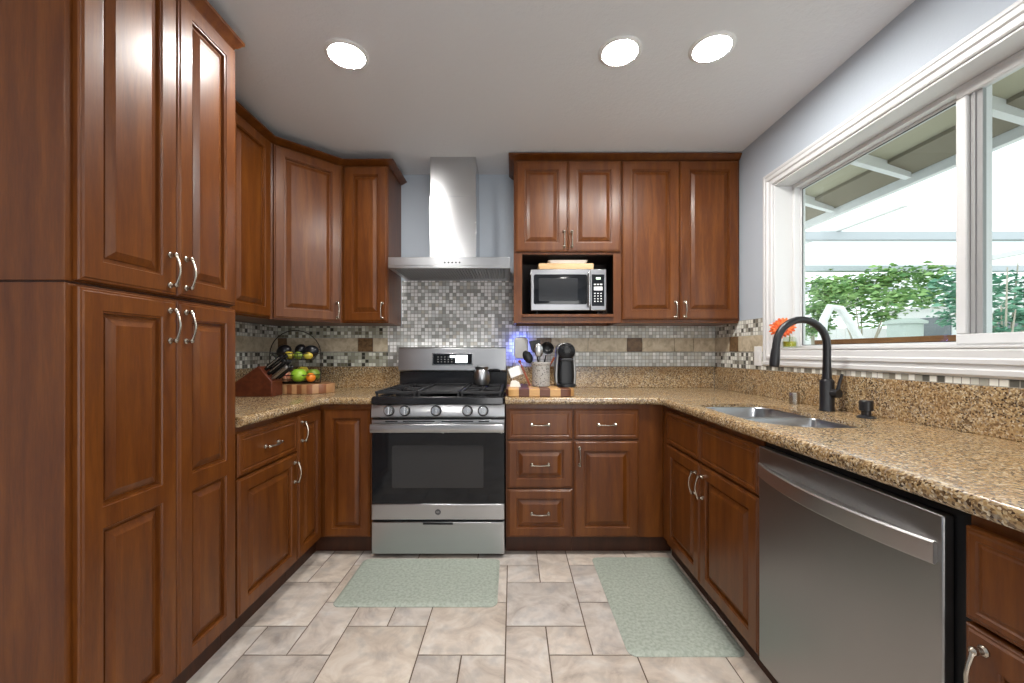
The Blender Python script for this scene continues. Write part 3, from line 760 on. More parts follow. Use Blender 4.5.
for x in (-.118,.106):
    for y in (.016,.545): m.box(x,x+.012,y,y+.012,.9095,.936)
m.build('griddle', IRON, t, bevel=.002)
# backguard
m = MB(); m.box(-RW,RW,.580,.652,.880,1.036); m.build('back_panel', BLACK, t, bevel=.003)
m = MB(); m.loft([[(x,y,z) for y, z in [(.652,1.0365),(.548,1.0365),(.540,1.046),(.552,1.200),(.560,1.208),(.652,1.208)]] for x in (-RW, RW)])
bgd = m.build('backguard', STEEL, t, bevel=.002)
MX = Matrix.Translation((.002,.5465,1.124)) @ Matrix.Rotation(math.radians(-4.46),4,'X')
MB().box(-.145,.145,-.005,.004,-.044,.044,MX).build('display_frame', STEEL_V, bgd, bevel=.004)
dp_ = MB().box(-.136,.136,-.0065,.0,-.037,.037,MX).build('display', BLACKG, bgd, bevel=.001)
m = MB(); m.box(.022,.105,-.0075,-.006,-.026,.028,MX).box(-.018,.015,-.0075,-.006,.010,.026,MX); m.build('display_glow', DISPGLOW, dp_)  # larger box is a window reflection put in as glow; smaller one is digits
m = MB()
for i in range(5):
    for j in range(3): m.box(-.105+i*.024, -.097+i*.024, -.0072,-.006,-.022+j*.017,-.017+j*.017,MX)
m.build('button_mark', GREYP, dp_)
# pot on the rear right burner
t = thing('coffee_pot', 'small rounded steel pot with black handle on the rear right burner', 'pot', (RX+.216, 2.288+.420, .9515))
MB().lathe([(.034,.0003),(.047,.006),(.055,.035),(.054,.070),(.047,.095),(.042,.105),(.046,.122),(.048,.124),(.046,.125),(.040,.105),(.035,.10)], n=28).build('body', STEEL, t)
MB().tube([(.038,-.004,.098),(.06,-.006,.104),(.10,-.010,.102),(.125,-.012,.098)], [.005,.007,.009,.007], 10).build('handle', BLACKP, t)
MB().tube([(-.02,.034,.112),(-.028,.046,.12),(-.032,.052,.126)], [.008,.006,.005], 8).build('pouring_lip', STEEL_V, t)

# ------------------------------------------------------------------ hood
HX = -.393
t = thing('range_hood', 'stainless chimney range hood over the range', 'hood', (HX, 2.507, 0))
m = MB(); m.box(-.379,.379,0,.436,1.712,1.764).box(-.379,.379,0,.03,1.695,1.712).box(-.379,.379,.41,.436,1.695,1.712).box(-.379,-.35,.03,.41,1.695,1.712).box(.35,.379,.03,.41,1.695,1.712)
m.build('canopy', STEEL, t, bevel=.002)
m = MB()
for i in range(36):
    x = -.345+i*.0192
    m.prism([(x,1.7005),(x+.007,1.697),(x+.014,1.7005),(x+.014,1.7115),(x,1.7115)], .035, .405, 'y')
m.build('baffle_filter', STEEL_DW, t)
m = MB()
for i in range(5): m.lathe([(.0055,0),(.0055,.0025),(.0045,.0035),(.001,.0035)], (.02+(i-2)*.023,-.0003,1.730), 'y', 12)
m.build('button', BLACKP, t)
MB().box(-.155,.155,.165,.437,1.7645,2.205).build('chimney', STEEL_H, t, bevel=.0015)
MB().box(-.151,.151,.169,.437,2.2055,HC-.0005).build('upper_chimney', STEEL_H, t, bevel=.0015)

# ------------------------------------------------------------------ microwave and what lies on it
t = thing('microwave_oven', 'stainless and black microwave in the open cabinet shelf', 'microwave', (.362, 2.600, 1.4183))
MW = .244
m = MB(); m.box(-MW,MW,.020,.285,.020,.292); m.build('body', BLACKP, t, bevel=.004)
for sx in (-.2,.2):
    for sy in (.05,.25): MB().lathe([(.016,.0003),(.014,.021)], (sx,sy,0), n=10).build('foot', BLACKP, t)
dr = MB().box(-MW,.138,-.004,.0195,.022,.290).build('door', STEEL_MW, t, bevel=.005)
m = MB(); m.loft([[(p[0],y,p[1]) for p in rrect(-.224+i,.118-i,.062+i,.255-i,.012,4)] for i, y in ((0,-.0035),(0,-.0055),(.003,-.006))]); m.build('door_glass', BLACKG, dr)
m = MB(); m.loft([[(p[0],y,p[1]) for p in rrect(-.192,.058,.083,.230,.006,3)] for y in (-.0058,-.0068)]); m.build('door_window', OWIN, dr)
m = MB(); m.tube([(.128,-.030,.045),(.128,-.034,.06),(.128,-.034,.25),(.128,-.030,.265)], .008, 10)
for z in (.062,.248): m.tube([(.128,-.003,z),(.128,-.033,z)], .006, 8)
m.build('handle', STEEL_V, dr)
cp = MB().box(.1395,MW,-.004,.0195,.022,.290).build('control_panel', STEEL_MW, t, bevel=.005)
kp = MB().box(.150,MW-.014,-.006,-.003,.052,.255).build('keypad', BLACKG, cp, bevel=.002)
MB().box(.176,.206,-.0068,-.0055,.222,.236).build('display_glow', GREENDISP, kp)
m = MB()
for i in range(3):
    m.box(.162+i*.020,.176+i*.020,-.0068,-.0055,.186,.194)
    for j in range(4): m.box(.164+i*.020,.173+i*.020,-.0068,-.0055,.078+j*.017,.085+j*.017)
m.box(.162,.218,-.0068,-.0055,.152,.176); m.build('key_mark', WHITEP, kp)
b = MB().box(-.180,.180,-.100,.100,0,.044).build('cutting_board', wood('light_maple', lin(176,136,92), lin(204,168,122), lin(222,190,148), .5, (1.2,9,9), 0), bevel=.006)
b.location = (.352, 2.735, 1.7106); tag(b, 'pale wooden cutting board lying on the microwave', 'cutting board')
m = MB(); m.loft([[(p[0],p[1],z) for p in rrect(-.12-i,.12+i,-.07-i,.07+i,.02,4)] for i, z in ((-.012,.0003),(0,.004),(.010,.022),(.012,.024),(.006,.024),(-.006,.008))]); 
b = m.build('serving_tray', PAPER); b.location = (.368, 2.735, 1.7551); tag(b, 'small white tray on top of the wooden board', 'tray')

# ------------------------------------------------------------------ ceiling lights
for x, y, lb in ((-.720,1.757,'round ceiling light at left, above the pantry side'),(.464,1.739,'round ceiling light in the middle, left of the one by the window'),(.849,1.716,'round ceiling light nearest the window wall'),
                 (-.8,-.3,'added unseen ceiling light behind the viewer at left'),(.7,-.3,'added unseen ceiling light behind the viewer at right')):  # these two are unseen lamps added to brighten the room
    t = thing('ceiling_light', lb, 'light', (x, y, HC), 0, 'round ceiling lights')
    MB().lathe([(.092,-.0003),(.092,-.003),(.086,-.007),(.077,-.009),(.074,-.007),(.074,-.0003)], n=40, cap0=False, cap1=False).build('trim_ring', WHITEP, t)
    MB().lathe([(.0735,-.0005),(.0735,-.0062),(.06,-.0070),(.002,-.0072)], n=40).build('diffuser', CANLIGHT, t)

# ------------------------------------------------------------------ mats
def floor_mat(x0, x1, y0, y1, lb):
    m = MB(); m.loft([[(p[0],p[1],z) for p in rrect(x0+i,x1-i,y0+i,y1-i,.035,6)] for i, z in ((0,.0004),(0,.003),(.014,.011),(.02,.012))])
    tag(m.build('kitchen_mat', SAGE), lb, 'mat')
floor_mat(-.835, -.070, 1.855, 2.285, 'pale sage cushioned mat in front of the range')
floor_mat(.450, .908, 1.552, 2.300, 'long pale sage cushioned mat in front of the sink')

# ------------------------------------------------------------------ left corner: knife block, board, basket, fruit
kb = thing('knife_block', 'dark brown wooden knife block on the left worktop', 'knife block', (-1.632, 2.325, ZC))
prof = [(0,.0005),(.245,.0005),(.245,.088),(.240,.092),(.172,.174),(.164,.176),(.0,.062)]
MB().prism(prof, 0, .112, 'y').build('body', BLOCKW, kb, bevel=.003)
dirv = Vector((.772,0,.636)); fdir = Vector((-.070,0,.085)).normalized()
P0 = Vector((-1.632+.242, 2.325, ZC+.090))
KN = [(.018,.024,.118,'lowest front'),(.018,.060,.112,'lowest middle'),(.018,.092,.112,'lowest rear'),
      (.052,.024,.128,'middle row front'),(.052,.060,.128,'middle row centre'),(.052,.092,.126,'middle row rear'),
      (.086,.034,.132,'top row front'),(.086,.080,.134,'top row rear')]
for k, (u, yy, L_, wh) in enumerate(KN):
    o = thing('kitchen_knife', 'black knife handle standing in the %s slot of the knife block' % wh, 'knife', P0+fdir*u+Vector((0,yy,0)), 0, 'knives in the block')
    side = fdir; m = MB()
    def at(d_, s_, y_): return dirv*d_ + side*s_ + Vector((0,y_,0))
    rings = []
    for d_, w_, th in ((.0008,.010,.006),(.012,.011,.0075),(.02,.0125,.0085),(.6*L_,.0115,.0085),(.86*L_,.0135,.0085),(.97*L_,.012,.007),(L_,.006,.004)):
        rings.append([at(d_, w_*math.cos(a), th*math.sin(a)) for a in [i*math.pi/5 for i in range(10)]])
    m.loft(rings); hd = m.build('handle', STEEL_DW if k == 0 else BLACKP, o)
    m = MB(); m.loft([[at(d_, s_, y_) for s_, y_ in ((-.003,-.0089),(.003,-.0089),(.003,.0089),(-.003,.0089))] for d_ in (.02,.85*L_)]); m.build('tang', STEEL_V, hd)
bd = MB(); bd.loft([[(p[0],p[1],z) for p in rrect(-.22+i,.225-i,-.13+i,.13-i,.125-i,10)] for i, z in ((.003,.0004),(0,.004),(0,.055),(.003,.059))])
b = bd.build('cutting_board', BOARD_B); b.location = (-1.375, 2.590, ZC); tag(b, 'thick striped butcher board under the fruit basket', 'cutting board')
BC = Vector((-1.392, 2.590, ZC+.0595))
t = thing('fruit_basket', 'two tier wire fruit basket with a tall arched handle', 'basket', BC)
WIRE = plain('dark_wire', (.05,.042,.035,1), .4, .8)
def ringp(r, z, n=40, ex=1, ey=1): return [(r*ex*math.cos(2*math.pi*i/n), r*ey*math.sin(2*math.pi*i/n), z) for i in range(n+1)]
def basket(r0, r1, z0, z1, name):
    m = MB(); ey = .70
    for r_, z_, w_ in ((r1,z1,.0028),(r0*.98+.02*r1,z0,.0022),((r0+r1)/2,(z0+z1)/2,.0016)): m.tube(ringp(r_, z_, ey=ey), w_, 6, cap=False)
    for i in range(28):
        a = 2*math.pi*i/28; c_, s_ = math.cos(a), math.sin(a)*ey
        m.tube([(r0*c_,r0*s_,z0),((r0*.45+r1*.55)*c_,(r0*.45+r1*.55)*s_,(z0+z1)/2),(r1*c_,r1*s_,z1)], .0013, 5)
    for i in range(-6, 7):
        y_ = i*r0*ey/6.5; hx_ = r0*math.sqrt(max(0,1-(y_/(r0*ey))**2)); m.tube([(-hx_,y_,z0),(hx_,y_,z0)], .0013, 5)
    for i in range(-4, 5):
        x_ = i*r0/4.5; hy_ = r0*ey*math.sqrt(max(0,1-(x_/r0)**2)); m.tube([(x_,-hy_,z0-.001),(x_,hy_,z0-.001)], .0013, 5)
    m.build(name, WIRE, t)
basket(.115,.150,.006,.055,'lower_tier'); basket(.110,.140,.150,.190,'upper_tier')
m = MB(); pts = [(-.160,0,.003),(-.164,0,.10),(-.165,0,.18)]+[(-.165*math.cos(math.radians(a)),0,.18+.158*math.sin(math.radians(a))) for a in range(12,180,12)]+[(.165,0,.18),(.164,0,.10),(.160,0,.003)]
m.tube(pts, .0032, 8)
for z_ in (.055,.190):
    for s in (-1,1): m.tube([(s*.166,0,z_),(s*(.150 if z_ < .1 else .140),0,z_)], .0022, 6)
m.tube([(-.160,0,.003),(-.115,0,.004)], .0025, 6).tube([(.160,0,.003),(.115,0,.004)], .0025, 6)
m.build('arched_handle', WIRE, t)
def fruit(name, label, cat, off, r, col, sx=1, sy=1, sz=1, dimple=True, rot=(0,0,0), stem=True, rough=.35):
    loc = BC+Vector(off); o = thing(name, label, cat, loc, rot[2], 'fruit in the wire basket')
    m = MB(); k = 12; prof = []
    for i in range(k+1):
        a = math.pi*i/k; rr = max(.0006, r*math.sin(a)); zz = -r*math.cos(a)
        if dimple: zz -= .16*r*math.exp(-(rr/(.35*r))**2)*(1 if i > k/2 else -.6)
        prof.append((rr, zz))
    m.lathe(prof, n=20); M_ = Matrix.Rotation(rot[1],3,'Y')
    m.v = [tuple(M_ @ Vector((p[0]*sx,p[1]*sy,p[2]*sz))) for p in m.v]
    m.build('flesh', col, o, angle=60)
    if stem:
        s = MB(); s.tube([(0,0,r*sz*.80),(.001,0,r*sz*1.0),(.003,0,r*sz*1.14)], [.0016,.0014,.0018], 6)
        s.v = [tuple(M_ @ Vector(p)) for p in s.v]; s.build('stem', plain('fruit_stem', lin(84,62,34), .7), o)
def skin(name, c1, c2, sc=14):
    m = NT(name); nz = m.n('ShaderNodeTexNoise', i_Scale=sc, i_Detail=4.0); m.l(m.coord(), nz.inputs['Vector'])
    m.l(m.ramp(nz.outputs[0], [(.35,c1),(.65,c2)]), m.p.inputs['Base Color']); m.set(Roughness=.33); return m.mat
GREEN = skin('green_apple_skin', lin(120,176,34), lin(160,200,64)); DARK = skin('dark_avocado_skin', lin(16,16,20), lin(30,30,34), 40)
YEL = skin('yellow_fruit_skin', lin(206,170,48), lin(190,180,70)); ORA = skin('orange_skin', lin(226,112,24), lin(238,140,44)); LIME = skin('lime_skin', lin(96,132,44), lin(140,160,60)); PALE = skin('pale_red_apple_skin', lin(216,190,150), lin(168,70,48), 22)
fl = .0085; ul = .1525
fruit('green_apple', 'bright green apple at the front of the lower tier', 'apple', (.052,-.058,fl+.046), .046, GREEN, sz=.95)
fruit('green_apple', 'darker green apple behind the bright one', 'apple', (.098,.032,fl+.044), .043, LIME, sz=.95)
fruit('orange', 'orange at the right end of the lower tier', 'orange', (.116,-.036,fl+.030), .029, ORA, dimple=False)
fruit('yellow_pear', 'yellow pear behind the green apple', 'pear', (.030,.030,fl+.052), .042, YEL, sz=1.2)
fruit('red_apple', 'pale red and cream apple next to the knife handles', 'apple', (-.030,-.058,fl+.036), .036, PALE)
fruit('orange', 'orange at the left end of the lower tier', 'orange', (-.075,.020,fl+.034), .034, ORA, dimple=False)
fruit('avocado', 'black avocado at the left of the upper tier', 'avocado', (-.062,-.020,ul+.052), .040, DARK, 1,.9,1.15, False, (0,.9,.2))
fruit('avocado', 'black avocado in the middle of the upper tier', 'avocado', (.022,.022,ul+.060), .036, DARK, 1,.9,1.1, False, (0,.5,1.3))
fruit('avocado', 'large black avocado at the right of the upper tier', 'avocado', (.092,.012,ul+.050), .040, DARK, 1,.9,1.25, False, (0,1.3,.1))
fruit('lime', 'dull green lime at the left end of the upper tier', 'lime', (-.100,.030,ul+.033), .031, LIME, 1.1,1,1, False)
fruit('lemon', 'yellow lemon in the middle of the upper tier', 'lemon', (-.012,-.052,ul+.026), .025, YEL, 1.25,1,1, False)
fruit('lemon', 'yellow lemon at the right of the upper tier', 'lemon', (.105,-.046,ul+.0235), .022, YEL, 1.3,1,1, False)
fruit('lime', 'green lime between the two lemons', 'lime', (.047,-.054,ul+.025), .024, LIME, 1.2,1,1, False)

# ------------------------------------------------------------------ right of the range: board, crock, coffee machine
BX, BY = .158, 2.515
bd = MB(); bd.loft([[(p[0],p[1],z) for p in rrect(-.195+i,.205-i,-.195+i,.195-i,.05,7)] for i, z in ((.004,.0004),(0,.005),(0,.042),(.004,.046))])
b = bd.build('cutting_board', BOARD_A); b.location = (BX, BY, ZC); tag(b, 'thick board of dark and pale wood stripes under the coffee machine', 'cutting board')
ZD = ZC+.0463
def crock_mat():
    m = NT('speckled_grey_ceramic'); v = m.n('ShaderNodeTexVoronoi', i_Scale=90.0); m.l(m.coord(), v.inputs['Vector'])
    m.l(m.ramp(v.outputs['Distance'], [(.25,lin(96,93,90)),(.42,lin(168,164,158))]), m.p.inputs['Base Color']); m.set(Roughness=.4)
    m.bump(v.outputs['Distance'], .4, .003); return m.mat
CROCK = crock_mat()
CX, CY = .178, 2.500
t = thing('utensil_crock', 'speckled grey ceramic crock full of kitchen utensils', 'crock', (CX, CY, ZD))
MB().lathe([(.050,.0003),(.054,.004),(.055,.132),(.059,.136),(.060,.148),(.057,.151),(.050,.148),(.050,.012),(.004,.010)], n=36).build('body', CROCK, t)
def utensil(name, label, tip, head, mat, hmat=None):
    b0 = Vector((CX+tip[0]*-.15, CY+tip[1]*-.15, ZD+.013)); tp = Vector((CX+tip[0], CY+tip[1], ZD+tip[2]))
    o = thing(name, label, 'utensil', b0, 0, 'utensils in the crock'); d_ = (tp-b0); L_ = d_.length; zz_ = d_.normalized(); xx_ = Vector((0,1,0)).cross(zz_).normalized(); R3 = Matrix((xx_, zz_.cross(xx_), zz_)).transposed()
    m = MB(); m.tube([(0,0,0),(0,0,L_*.5),(0,0,L_*.72)], [.006,.0055,.0042], 8); m.v = [tuple(R3 @ Vector(p)) for p in m.v]; m.build('handle', mat, o)
    m = MB(); head(m, L_*.70, L_); m.v = [tuple(R3 @ Vector(p)) for p in m.v]; m.build('head', hmat or mat, o)
def spatula(m, a, L):
    m.loft([[(s*w_, th, z) for s, th in ((-1,-.0015),(1,-.0015),(1,.0015),(-1,.0015))] for z, w_ in ((a,.006),(a+.015,.022),(a+.03,.030),(L,.036))])
def spoon(m, a, L):
    b0 = len(m.v); m.ball((0,0,0), .03, .95, .30, 1.45, 16)
    m.v[b0:] = [(p[0], p[1], p[2]+a+.040) for p in m.v[b0:]]
def stick(m, a, L): m.tube([(0,0,a),(0,0,a+.03),(0,0,L-.004),(0,0,L)], [.0046,.006,.0075,.004], 8)
def ladle(m, a, L):
    b0 = len(m.v); m.lathe([(.004,-.028),(.022,-.024),(.034,-.012),(.040,.004),(.041,.006),(.037,.004),(.030,-.010),(.018,-.020),(.004,-.024)], n=20)
    M_ = Matrix.Rotation(math.radians(70),3,'X'); m.v[b0:] = [tuple(M_ @ Vector(p)+Vector((0,.0,L-.03))) for p in m.v[b0:]]
utensil('serving_spoon', 'black slotted spoon leaning left from the crock', (-.095,.00,.205), spoon, BLACKP)
utensil('spatula', 'tall black spatula rising from the crock', (-.040,.01,.285), spatula, BLACKP)
utensil('serving_spoon', 'steel serving spoon standing in the crock', (-.018,-.02,.255), spoon, STEEL_V)
utensil('ladle', 'black ladle rising from the right of the crock', (.045,.0,.265), ladle, BLACKP)
WSPOON = wood('spoon_wood', lin(112,50,30), lin(136,64,40), lin(156,80,52), .5, (9,9,1), 0)
utensil('wooden_stick', 'thin reddish wooden stirring stick leaning right from the crock', (.085,.02,.180), stick, WSPOON)
# coffee machine
t = thing('coffee_machine', 'black pod coffee machine with silver sides on the striped board', 'coffee machine', (.332, 2.505, ZD))
out = []
for z, w_ in ((0,.062),(.03,.066),(.08,.068),(.14,.063),(.19,.058),(.225,.057)): out.append((w_, z))
right = out+[(.050,.252),(.030,.268),(.0,.273)]
poly = right+[(-a, b_) for a, b_ in reversed(right[:-1])]
MB().prism([(a, b_+.0003) for a, b_ in poly], .01, .085, 'y').build('side_shell', steel('silver_shell', (.30,.295,.285,1), .40, (20,20,20)), t, bevel=.006)
m = MB(); m.loft([[(p[0],p[1],z) for p in rrect(-w_,w_,-.03,.02,.022,5)] for w_, z in ((.049,.018),(.052,.06),(.050,.12),(.047,.175),(.046,.186))]); m.build('front_tower', BLACKP, t)
m = MB(); m.loft([[(p[0],p[1],z) for p in rrect(-w_,w_,-.085,.02,.04,6)] for w_, z in ((.056,.0003),(.056,.014),(.052,.018))]); m.build('drip_tray', BLACKP, t)
m = MB(); m.lathe([(.046,-.02),(.050,.0),(.052,.05),(.047,.062),(.034,.068),(.004,.070)], (0,.0,.216), 'y', 28); hd = m.build('brewing_head', BLACKP, t)
m = MB(); m.lathe([(.022,.068),(.022,.0725),(.017,.0735),(.017,.0705),(.003,.0705)], (0,0,.222), 'y', 24); m.build('dial', plain('dark_grey_plastic', (.02,.02,.02,1), .35, spec=.3), hd)
MB().box(-.038,.038,-.066,-.02,.158,.176).build('pod_holder', BLACKP, t, bevel=.004)
# night light on the wall with a blue glow, above the board
t = thing('plug_in_light', 'white plug-in device with a blue glow on the tiled wall', 'plug-in light', (.062, YB-.009, 1.20))
m = MB(); m.loft([[(p[0],y,p[1]) for p in rrect(-w_,w_,-.075+i,.082-i,.03,6)] for w_, i, y in ((.052,0,-.030),(.052,0,-.055),(.044,.008,-.068),(.03,.022,-.072))]); m.build('shell', WHITEP, t)
m = MB(); m.loft([[(p[0],y,p[1]) for p in rrect(-.045,.045,-.066,.072,.03,6)] for y in (-.012,-.0295)]); m.build('glowing_back', BLUELED, t)
MB().box(-.014,.014,-.0118,-.0003,-.05,-.01).build('plug', WHITEP, t)
t = thing('power_outlet', 'dark outlet cover below the glowing plug-in device', 'outlet', (.064, YB-.022, 1.055)) if False else None
cord = MB().tube([(.020,YB-.046,1.128),(.012,YB-.05,1.09),(.004,YB-.06,1.05),(.000,YB-.09,.99),(.004,YB-.14,ZC+.06),(.012,YB-.20,ZC+.0505)], .0028, 8).build('power_cord', plain('beige_cord', lin(196,176,150), .5))
tag(cord, 'thin beige cord hanging below the white plug-in device', 'cord')
# little paper goods and a wooden tong on the board
M_ = Matrix.Rotation(math.radians(-20),4,'Y') @ Matrix.Rotation(math.radians(-14),4,'X')
c = MB().box(-.040,.040,-.006,.006,-.030,.030,M_).build('tea_packet', PAPER, bevel=.002); c.location = (.020, 2.520, ZD+.0905); tag(c, 'white paper packet propped at a tilt beside the crock', 'packet')
m = MB(); m.prism([(-.034,.0003),(.034,.0003),(.022,.030),(.0,.040),(-.026,.036)], -.02, .02, 'y'); c = m.build('sugar_packet', PAPER, bevel=.003); c.location = (.018, 2.455, ZD); tag(c, 'small folded white packet lying at the left end of the board', 'packet')
t = thing('wooden_tongs', 'reddish wooden tongs leaning left beside the crock', 'tongs', (.110, 2.470, ZD))
m = MB()
for dy in (0, .014): m.tube([(-.002,dy,.008),(-.030,dy+.020,.075),(-.062,dy*.5+.044,.150)], [.0065,.0065,.005], 8, flat=.8)
m.build('arm', WSPOON, t); MB().ball((-.064,.048,.155), .010, n=10).build('joint', WSPOON, t)
# the packet leans on the tongs' arms

# wall plates
t = thing('light_switch', 'white switch plate on the tiled wall below the window corner', 'switch', (XR-.0085, 2.418, 1.150), -H90)
MB().box(-.035,.035,-.006,-.0003,-.058,.058).build('plate', WHITEP, t, bevel=.002)
MB().box(-.016,.016,-.009,-.0062,-.033,.033).build('rocker', WHITEP, t, bevel=.002)

# flower on the sill
t = thing('flower_vase', 'small glass vase in the left corner of the window sill', 'vase', (1.512, 2.200, WZ0+.0103))
MB().lathe([(.030,.0003),(.034,.004),(.036,.03),(.030,.055),(.026,.062),(.024,.061),(.027,.054),(.032,.03),(.030,.008),(.004,.006)], n=24).build('glass_body', VASEG, t)
MB().lathe([(.028,.0085),(.031,.03),(.029,.036),(.003,.036)], n=20).build('yellow_filling', skin('yellow_green_beads', lin(190,176,60), lin(150,160,60), 90), t)
t = thing('gerbera_flower', 'orange gerbera daisy in the vase on the window sill', 'flower', (1.512, 2.200, WZ0+.048))
FC = Vector((-.048,-.012,.072))
MB().tube([(0,0,0),(.0,-.002,.03),(-.022,-.004,.058),tuple(FC)], .0028, 8).build('stem', LIME, t)
Rf = Vector((-.62,-.72,.30)).normalized().to_track_quat('Z','Y').to_matrix()
PET = skin('orange_petal', lin(226,88,40), lin(240,124,66), 50)
m = MB()
for ring, (n_, L_, up, w_) in enumerate(((20,.060,.004,.0085),(18,.050,.011,.008),(14,.034,.016,.006))):
    for i in range(n_):
        a = 2*math.pi*(i+.5*ring)/n_; c_, s_ = math.cos(a), math.sin(a); LL = L_*random.uniform(.9,1.08)
        pp = []
        for u, ww, zz in ((.12,.35,0),(.45,.9,up*.6+.002),(.75,1,up*.9),(.95,.6,up*.8-.002),(1.02,.12,up*.7-.004)):
            for s in (-1,1): pp.append(Vector((c_*LL*u - s_*w_*ww*s, s_*LL*u + c_*w_*ww*s, zz-.0012*(s*s))))
        vs = [FC+Rf @ p for p in pp]; m.add(vs, [(2*k,2*k+1,2*k+3,2*k+2) for k in range(4)])
pe = m.build('petals', PET, t); so = pe.modifiers.new('s','SOLIDIFY'); so.thickness = .0006
m = MB(); m.ball((0,0,.008), .012, 1,1,.6, 14); m.v = [tuple(FC+Rf @ Vector(p)) for p in m.v]; m.build('flower_centre', skin('rust_flower_centre', lin(120,60,24), lin(170,90,40), 120), t)

# ------------------------------------------------------------------ outdoors
WHITEW = plain('white_painted_wood', (.82,.82,.80,1), .6); CREAM = plain('cream_painted_soffit', lin(178,172,148), .7); CONC = stone('pale_concrete', lin(196,194,188), lin(208,206,200), lin(218,216,210), 3)
g_ = MB().box(XO+.01, 16, -6, 16, -.25, -.12).build('ground', CONC); struct(g_, 'pale concrete yard outside the window')
# eave: sloping boards, rafter tails, fascia
ev = thing('roof_eave', 'cream roof eave with rafter tails outside the window', 'eave', (XO, 0, 0))
def slz(x): return 2.47-.30*x
m = MB(); m.loft([[(x,y,z) for x, z in ((.003,slz(0)),(.72,slz(.72)),(.72,slz(.72)+.02),(.003,slz(0)+.02))] for y in (-1.5,6)]); m.build('soffit_boards', CREAM, ev)
for y in (.09,.66,1.23,1.80,2.37,2.94,3.51,4.08):
    m = MB(); m.loft([[(x,yy,z) for x, z in ((.004,slz(0)-.070),(.70,slz(.70)-.060),(.70,slz(.70)-.002),(.004,slz(0)-.002))] for yy in (y,y+.038)]); m.build('rafter', WHITEW, ev)
m = MB(); m.loft([[(x,y,z) for x, z in ((.56,slz(.56)-.022),(.715,slz(.715)-.030),(.715,slz(.715)-.001),(.56,slz(.56)-.001))] for y in (-1.5,6)]); m.build('outer_board', plain('weathered_grey_board', lin(138,130,112), .8), ev)
MB().box(.722,.76,-1.5,6,2.175,slz(.72)+.03).build('fascia', WHITEW, ev)
lg = MB().box(XO+.004, XO+.045, 1.38, 2.2, 1.168, 1.238).build('wooden_ledge', wood('weathered_brown_wood', lin(104,66,38), lin(132,88,54), lin(150,104,68), .7, (9,.9,9), 0)); tag(lg, 'brown wooden ledge outside below the fixed window pane', 'ledge')
# pergola
GREYW = plain('weathered_pale_paint', (.52,.55,.58,1), .7)
pg = thing('pergola', 'white patio pergola beams beyond the window', 'pergola', (0,0,0))
for y, z in ((4.1,2.36),(5.7,2.36),(7.6,2.36)): MB().box(2.5, 10.5, y, y+.09, z-.04, z+.04).build('beam', GREYW, pg)
for x in (3.3,6.4,9.5): MB().box(x, x+.05, 3.4, 8.4, 2.405, 2.47).build('purlin', WHITEW, pg)
for x in (10.2,):
    for y in (4.1,5.7,7.6): MB().box(x, x+.09, y, y+.09, -.118, 2.315).build('post', WHITEW, pg)
for y in (7.6,): MB().box(5.2, 5.29, y, y+.09, -.118, 2.315).build('post', WHITEW, pg)
# fence
fn = thing('garden_fence', 'white board fence along the back of the yard', 'fence', (0, 9.2, 0))
m = MB()
for i in range(60): m.box(2.0+i*.2, 2.19+i*.2, 0, .02, -.118, 1.72+.01*math.sin(i*2.3))
m.build('boards', WHITEW, fn)
for i in range(6): MB().box(2.2+i*2.2, 2.29+i*2.2, .022, .11, -.118, 1.74).build('post', WHITEW, fn)
# shed with a dark window
sh = thing('garden_shed', 'white garden shed with a dark window beyond the shrubs', 'shed', (8.0, 7.0, -.12))
MB().box(0,2.2,0,1.6,0,2.15).build('wall', WHITEW, sh)
m = MB(); m.prism([(-.15,2.15),(2.35,2.15),(1.1,2.62)], -.12, 1.72, 'y'); m.build('roof', WHITEW, sh)
MB().box(-.02,-.001,.35,1.25,1.45,1.95).build('window', plain('dark_window_glass', (.16,.18,.19,1), .1), sh)
MB().box(.3,1.5,-.02,-.001,1.38,1.86).build('window', plain('dark_window_pane', (.16,.18,.19,1), .1), sh)
# bin
bn = thing('storage_bin', 'pale green storage bin under the leafy shrub', 'bin', (4.62, 4.75, -.118))
BING = plain('pale_green_plastic', lin(186,196,188), .5)
MB().loft([[(p[0],p[1],z) for p in rrect(-w_,w_,-w_*.8,w_*.8,.05,4)] for w_, z in ((.12,0),(.14,1.62))]).build('body', BING, bn)
MB().loft([[(p[0],p[1],z) for p in rrect(-.16+i,.16-i,-.14+i,.14-i,.04,4)] for i, z in ((0,1.621),(0,1.65),(.05,1.68))]).build('lid', BING, bn)
# grill dome on a stand
gr = thing('patio_umbrella', 'folded-out small white patio umbrella far outside', 'umbrella', (5.75, 7.3, -.118))
MB().lathe([(.02,0),(.02,2.25)], n=10).build('pole', WHITEW, gr)
MB().lathe([(.55,2.12),(.40,2.26),(.18,2.36),(.015,2.42),(.01,2.40),(.36,2.235),(.54,2.11)], n=8).build('canopy', WHITEW, gr)
# curved white handrail
hr = MB().tube([(3.75,4.9,-.118),(3.75,4.9,1.2),(3.78,4.9,1.56),(3.86,4.9,1.72),(3.98,4.9,1.70),(4.10,4.9,1.52),(4.22,4.9,1.32),(4.42,4.9,1.22),(4.5,4.9,-.118)], .045, 10).build('handrail', WHITEW); tag(hr, 'curved white handrail outside near the sill corner', 'handrail')
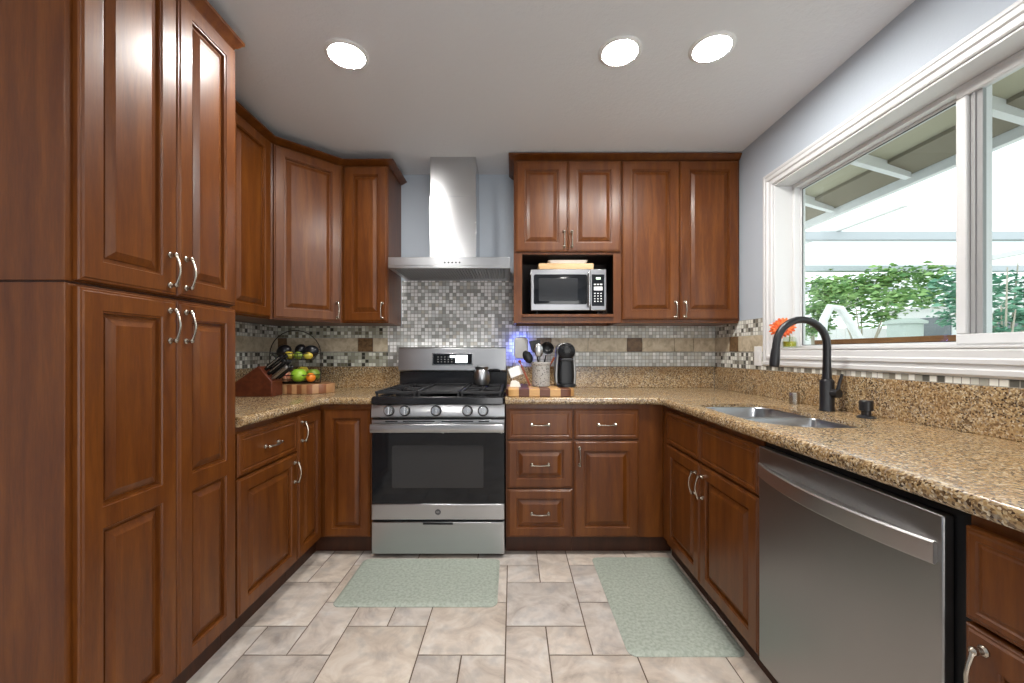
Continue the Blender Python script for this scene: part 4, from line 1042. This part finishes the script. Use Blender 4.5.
# leafy shrubs
def leafmat(n, a, b):
    m = NT(n); geo = m.n('ShaderNodeNewGeometry'); m.l(m.ramp(geo.outputs['Random Per Island'], [(0,a),(1,b)]), m.p.inputs['Base Color']); m.set(Roughness=.5); return m.mat
LEAF = leafmat('green_leaves', lin(70,120,60), lin(160,196,120)); LEAF2 = leafmat('blue_green_leaves', lin(60,120,96), lin(140,190,160)); BARK = plain('bark', lin(186,176,160), .9)
def shrub(label, x, y, h0, h1, rad, n, mat, seed):
    rnd = random.Random(seed); o = thing('leafy_shrub', label, 'shrub', (x, y, -.118), 0, 'shrubs in the yard')
    m = MB(); cl = []
    for i in range(6):
        a = rnd.uniform(0,6.28); q_ = rnd.uniform(.2,.8)*rad; top = rnd.uniform(h0+.2,h1)
        e_ = (math.cos(a)*q_, math.sin(a)*q_, top); cl.append(e_); m.tube([(0,0,0),(e_[0]*.3,e_[1]*.3,h0*.8),e_], [.018,.012,.005], 6)
    m.build('stem', BARK, o)
    m = MB(); cen = [(rnd.gauss(0,.5)*rad, rnd.gauss(0,.5)*rad, rnd.uniform(h0,h1)) for _ in range(14)]
    for i in range(n):
        c_ = rnd.choice(cen); p = Vector((c_[0]+rnd.gauss(0,.18)*rad, c_[1]+rnd.gauss(0,.18)*rad, c_[2]+rnd.gauss(0,.12)*(h1-h0)))
        q = Matrix.Rotation(rnd.uniform(0,6.28),3,'Z') @ Matrix.Rotation(rnd.uniform(-1,1),3,'X'); L_ = rnd.uniform(.06,.13)
        pts = [Vector((0,0,0)),Vector((L_*.5,L_*.28,.01)),Vector((L_,0,-.012)),Vector((L_*.5,-L_*.28,.01))]
        m.add([p+q @ v for v in pts], [(0,1,2),(0,2,3)])
    m.build('foliage', mat, o, smooth=False)
shrub('large leafy green shrub in the middle of the window view', 5.0, 5.75, 1.72, 2.32, .68, 2300, LEAF, 3)
shrub('green shrub at the left edge of the window view', 5.05, 6.75, 1.55, 2.05, .26, 420, LEAF, 4)
shrub('blue green shrub seen through the sliding pane', 5.3, 4.35, 1.45, 2.3, .42, 1100, LEAF2, 5)
shrub('green shrub beside the shed', 6.9, 6.0, 1.6, 2.3, .45, 900, LEAF2, 6)
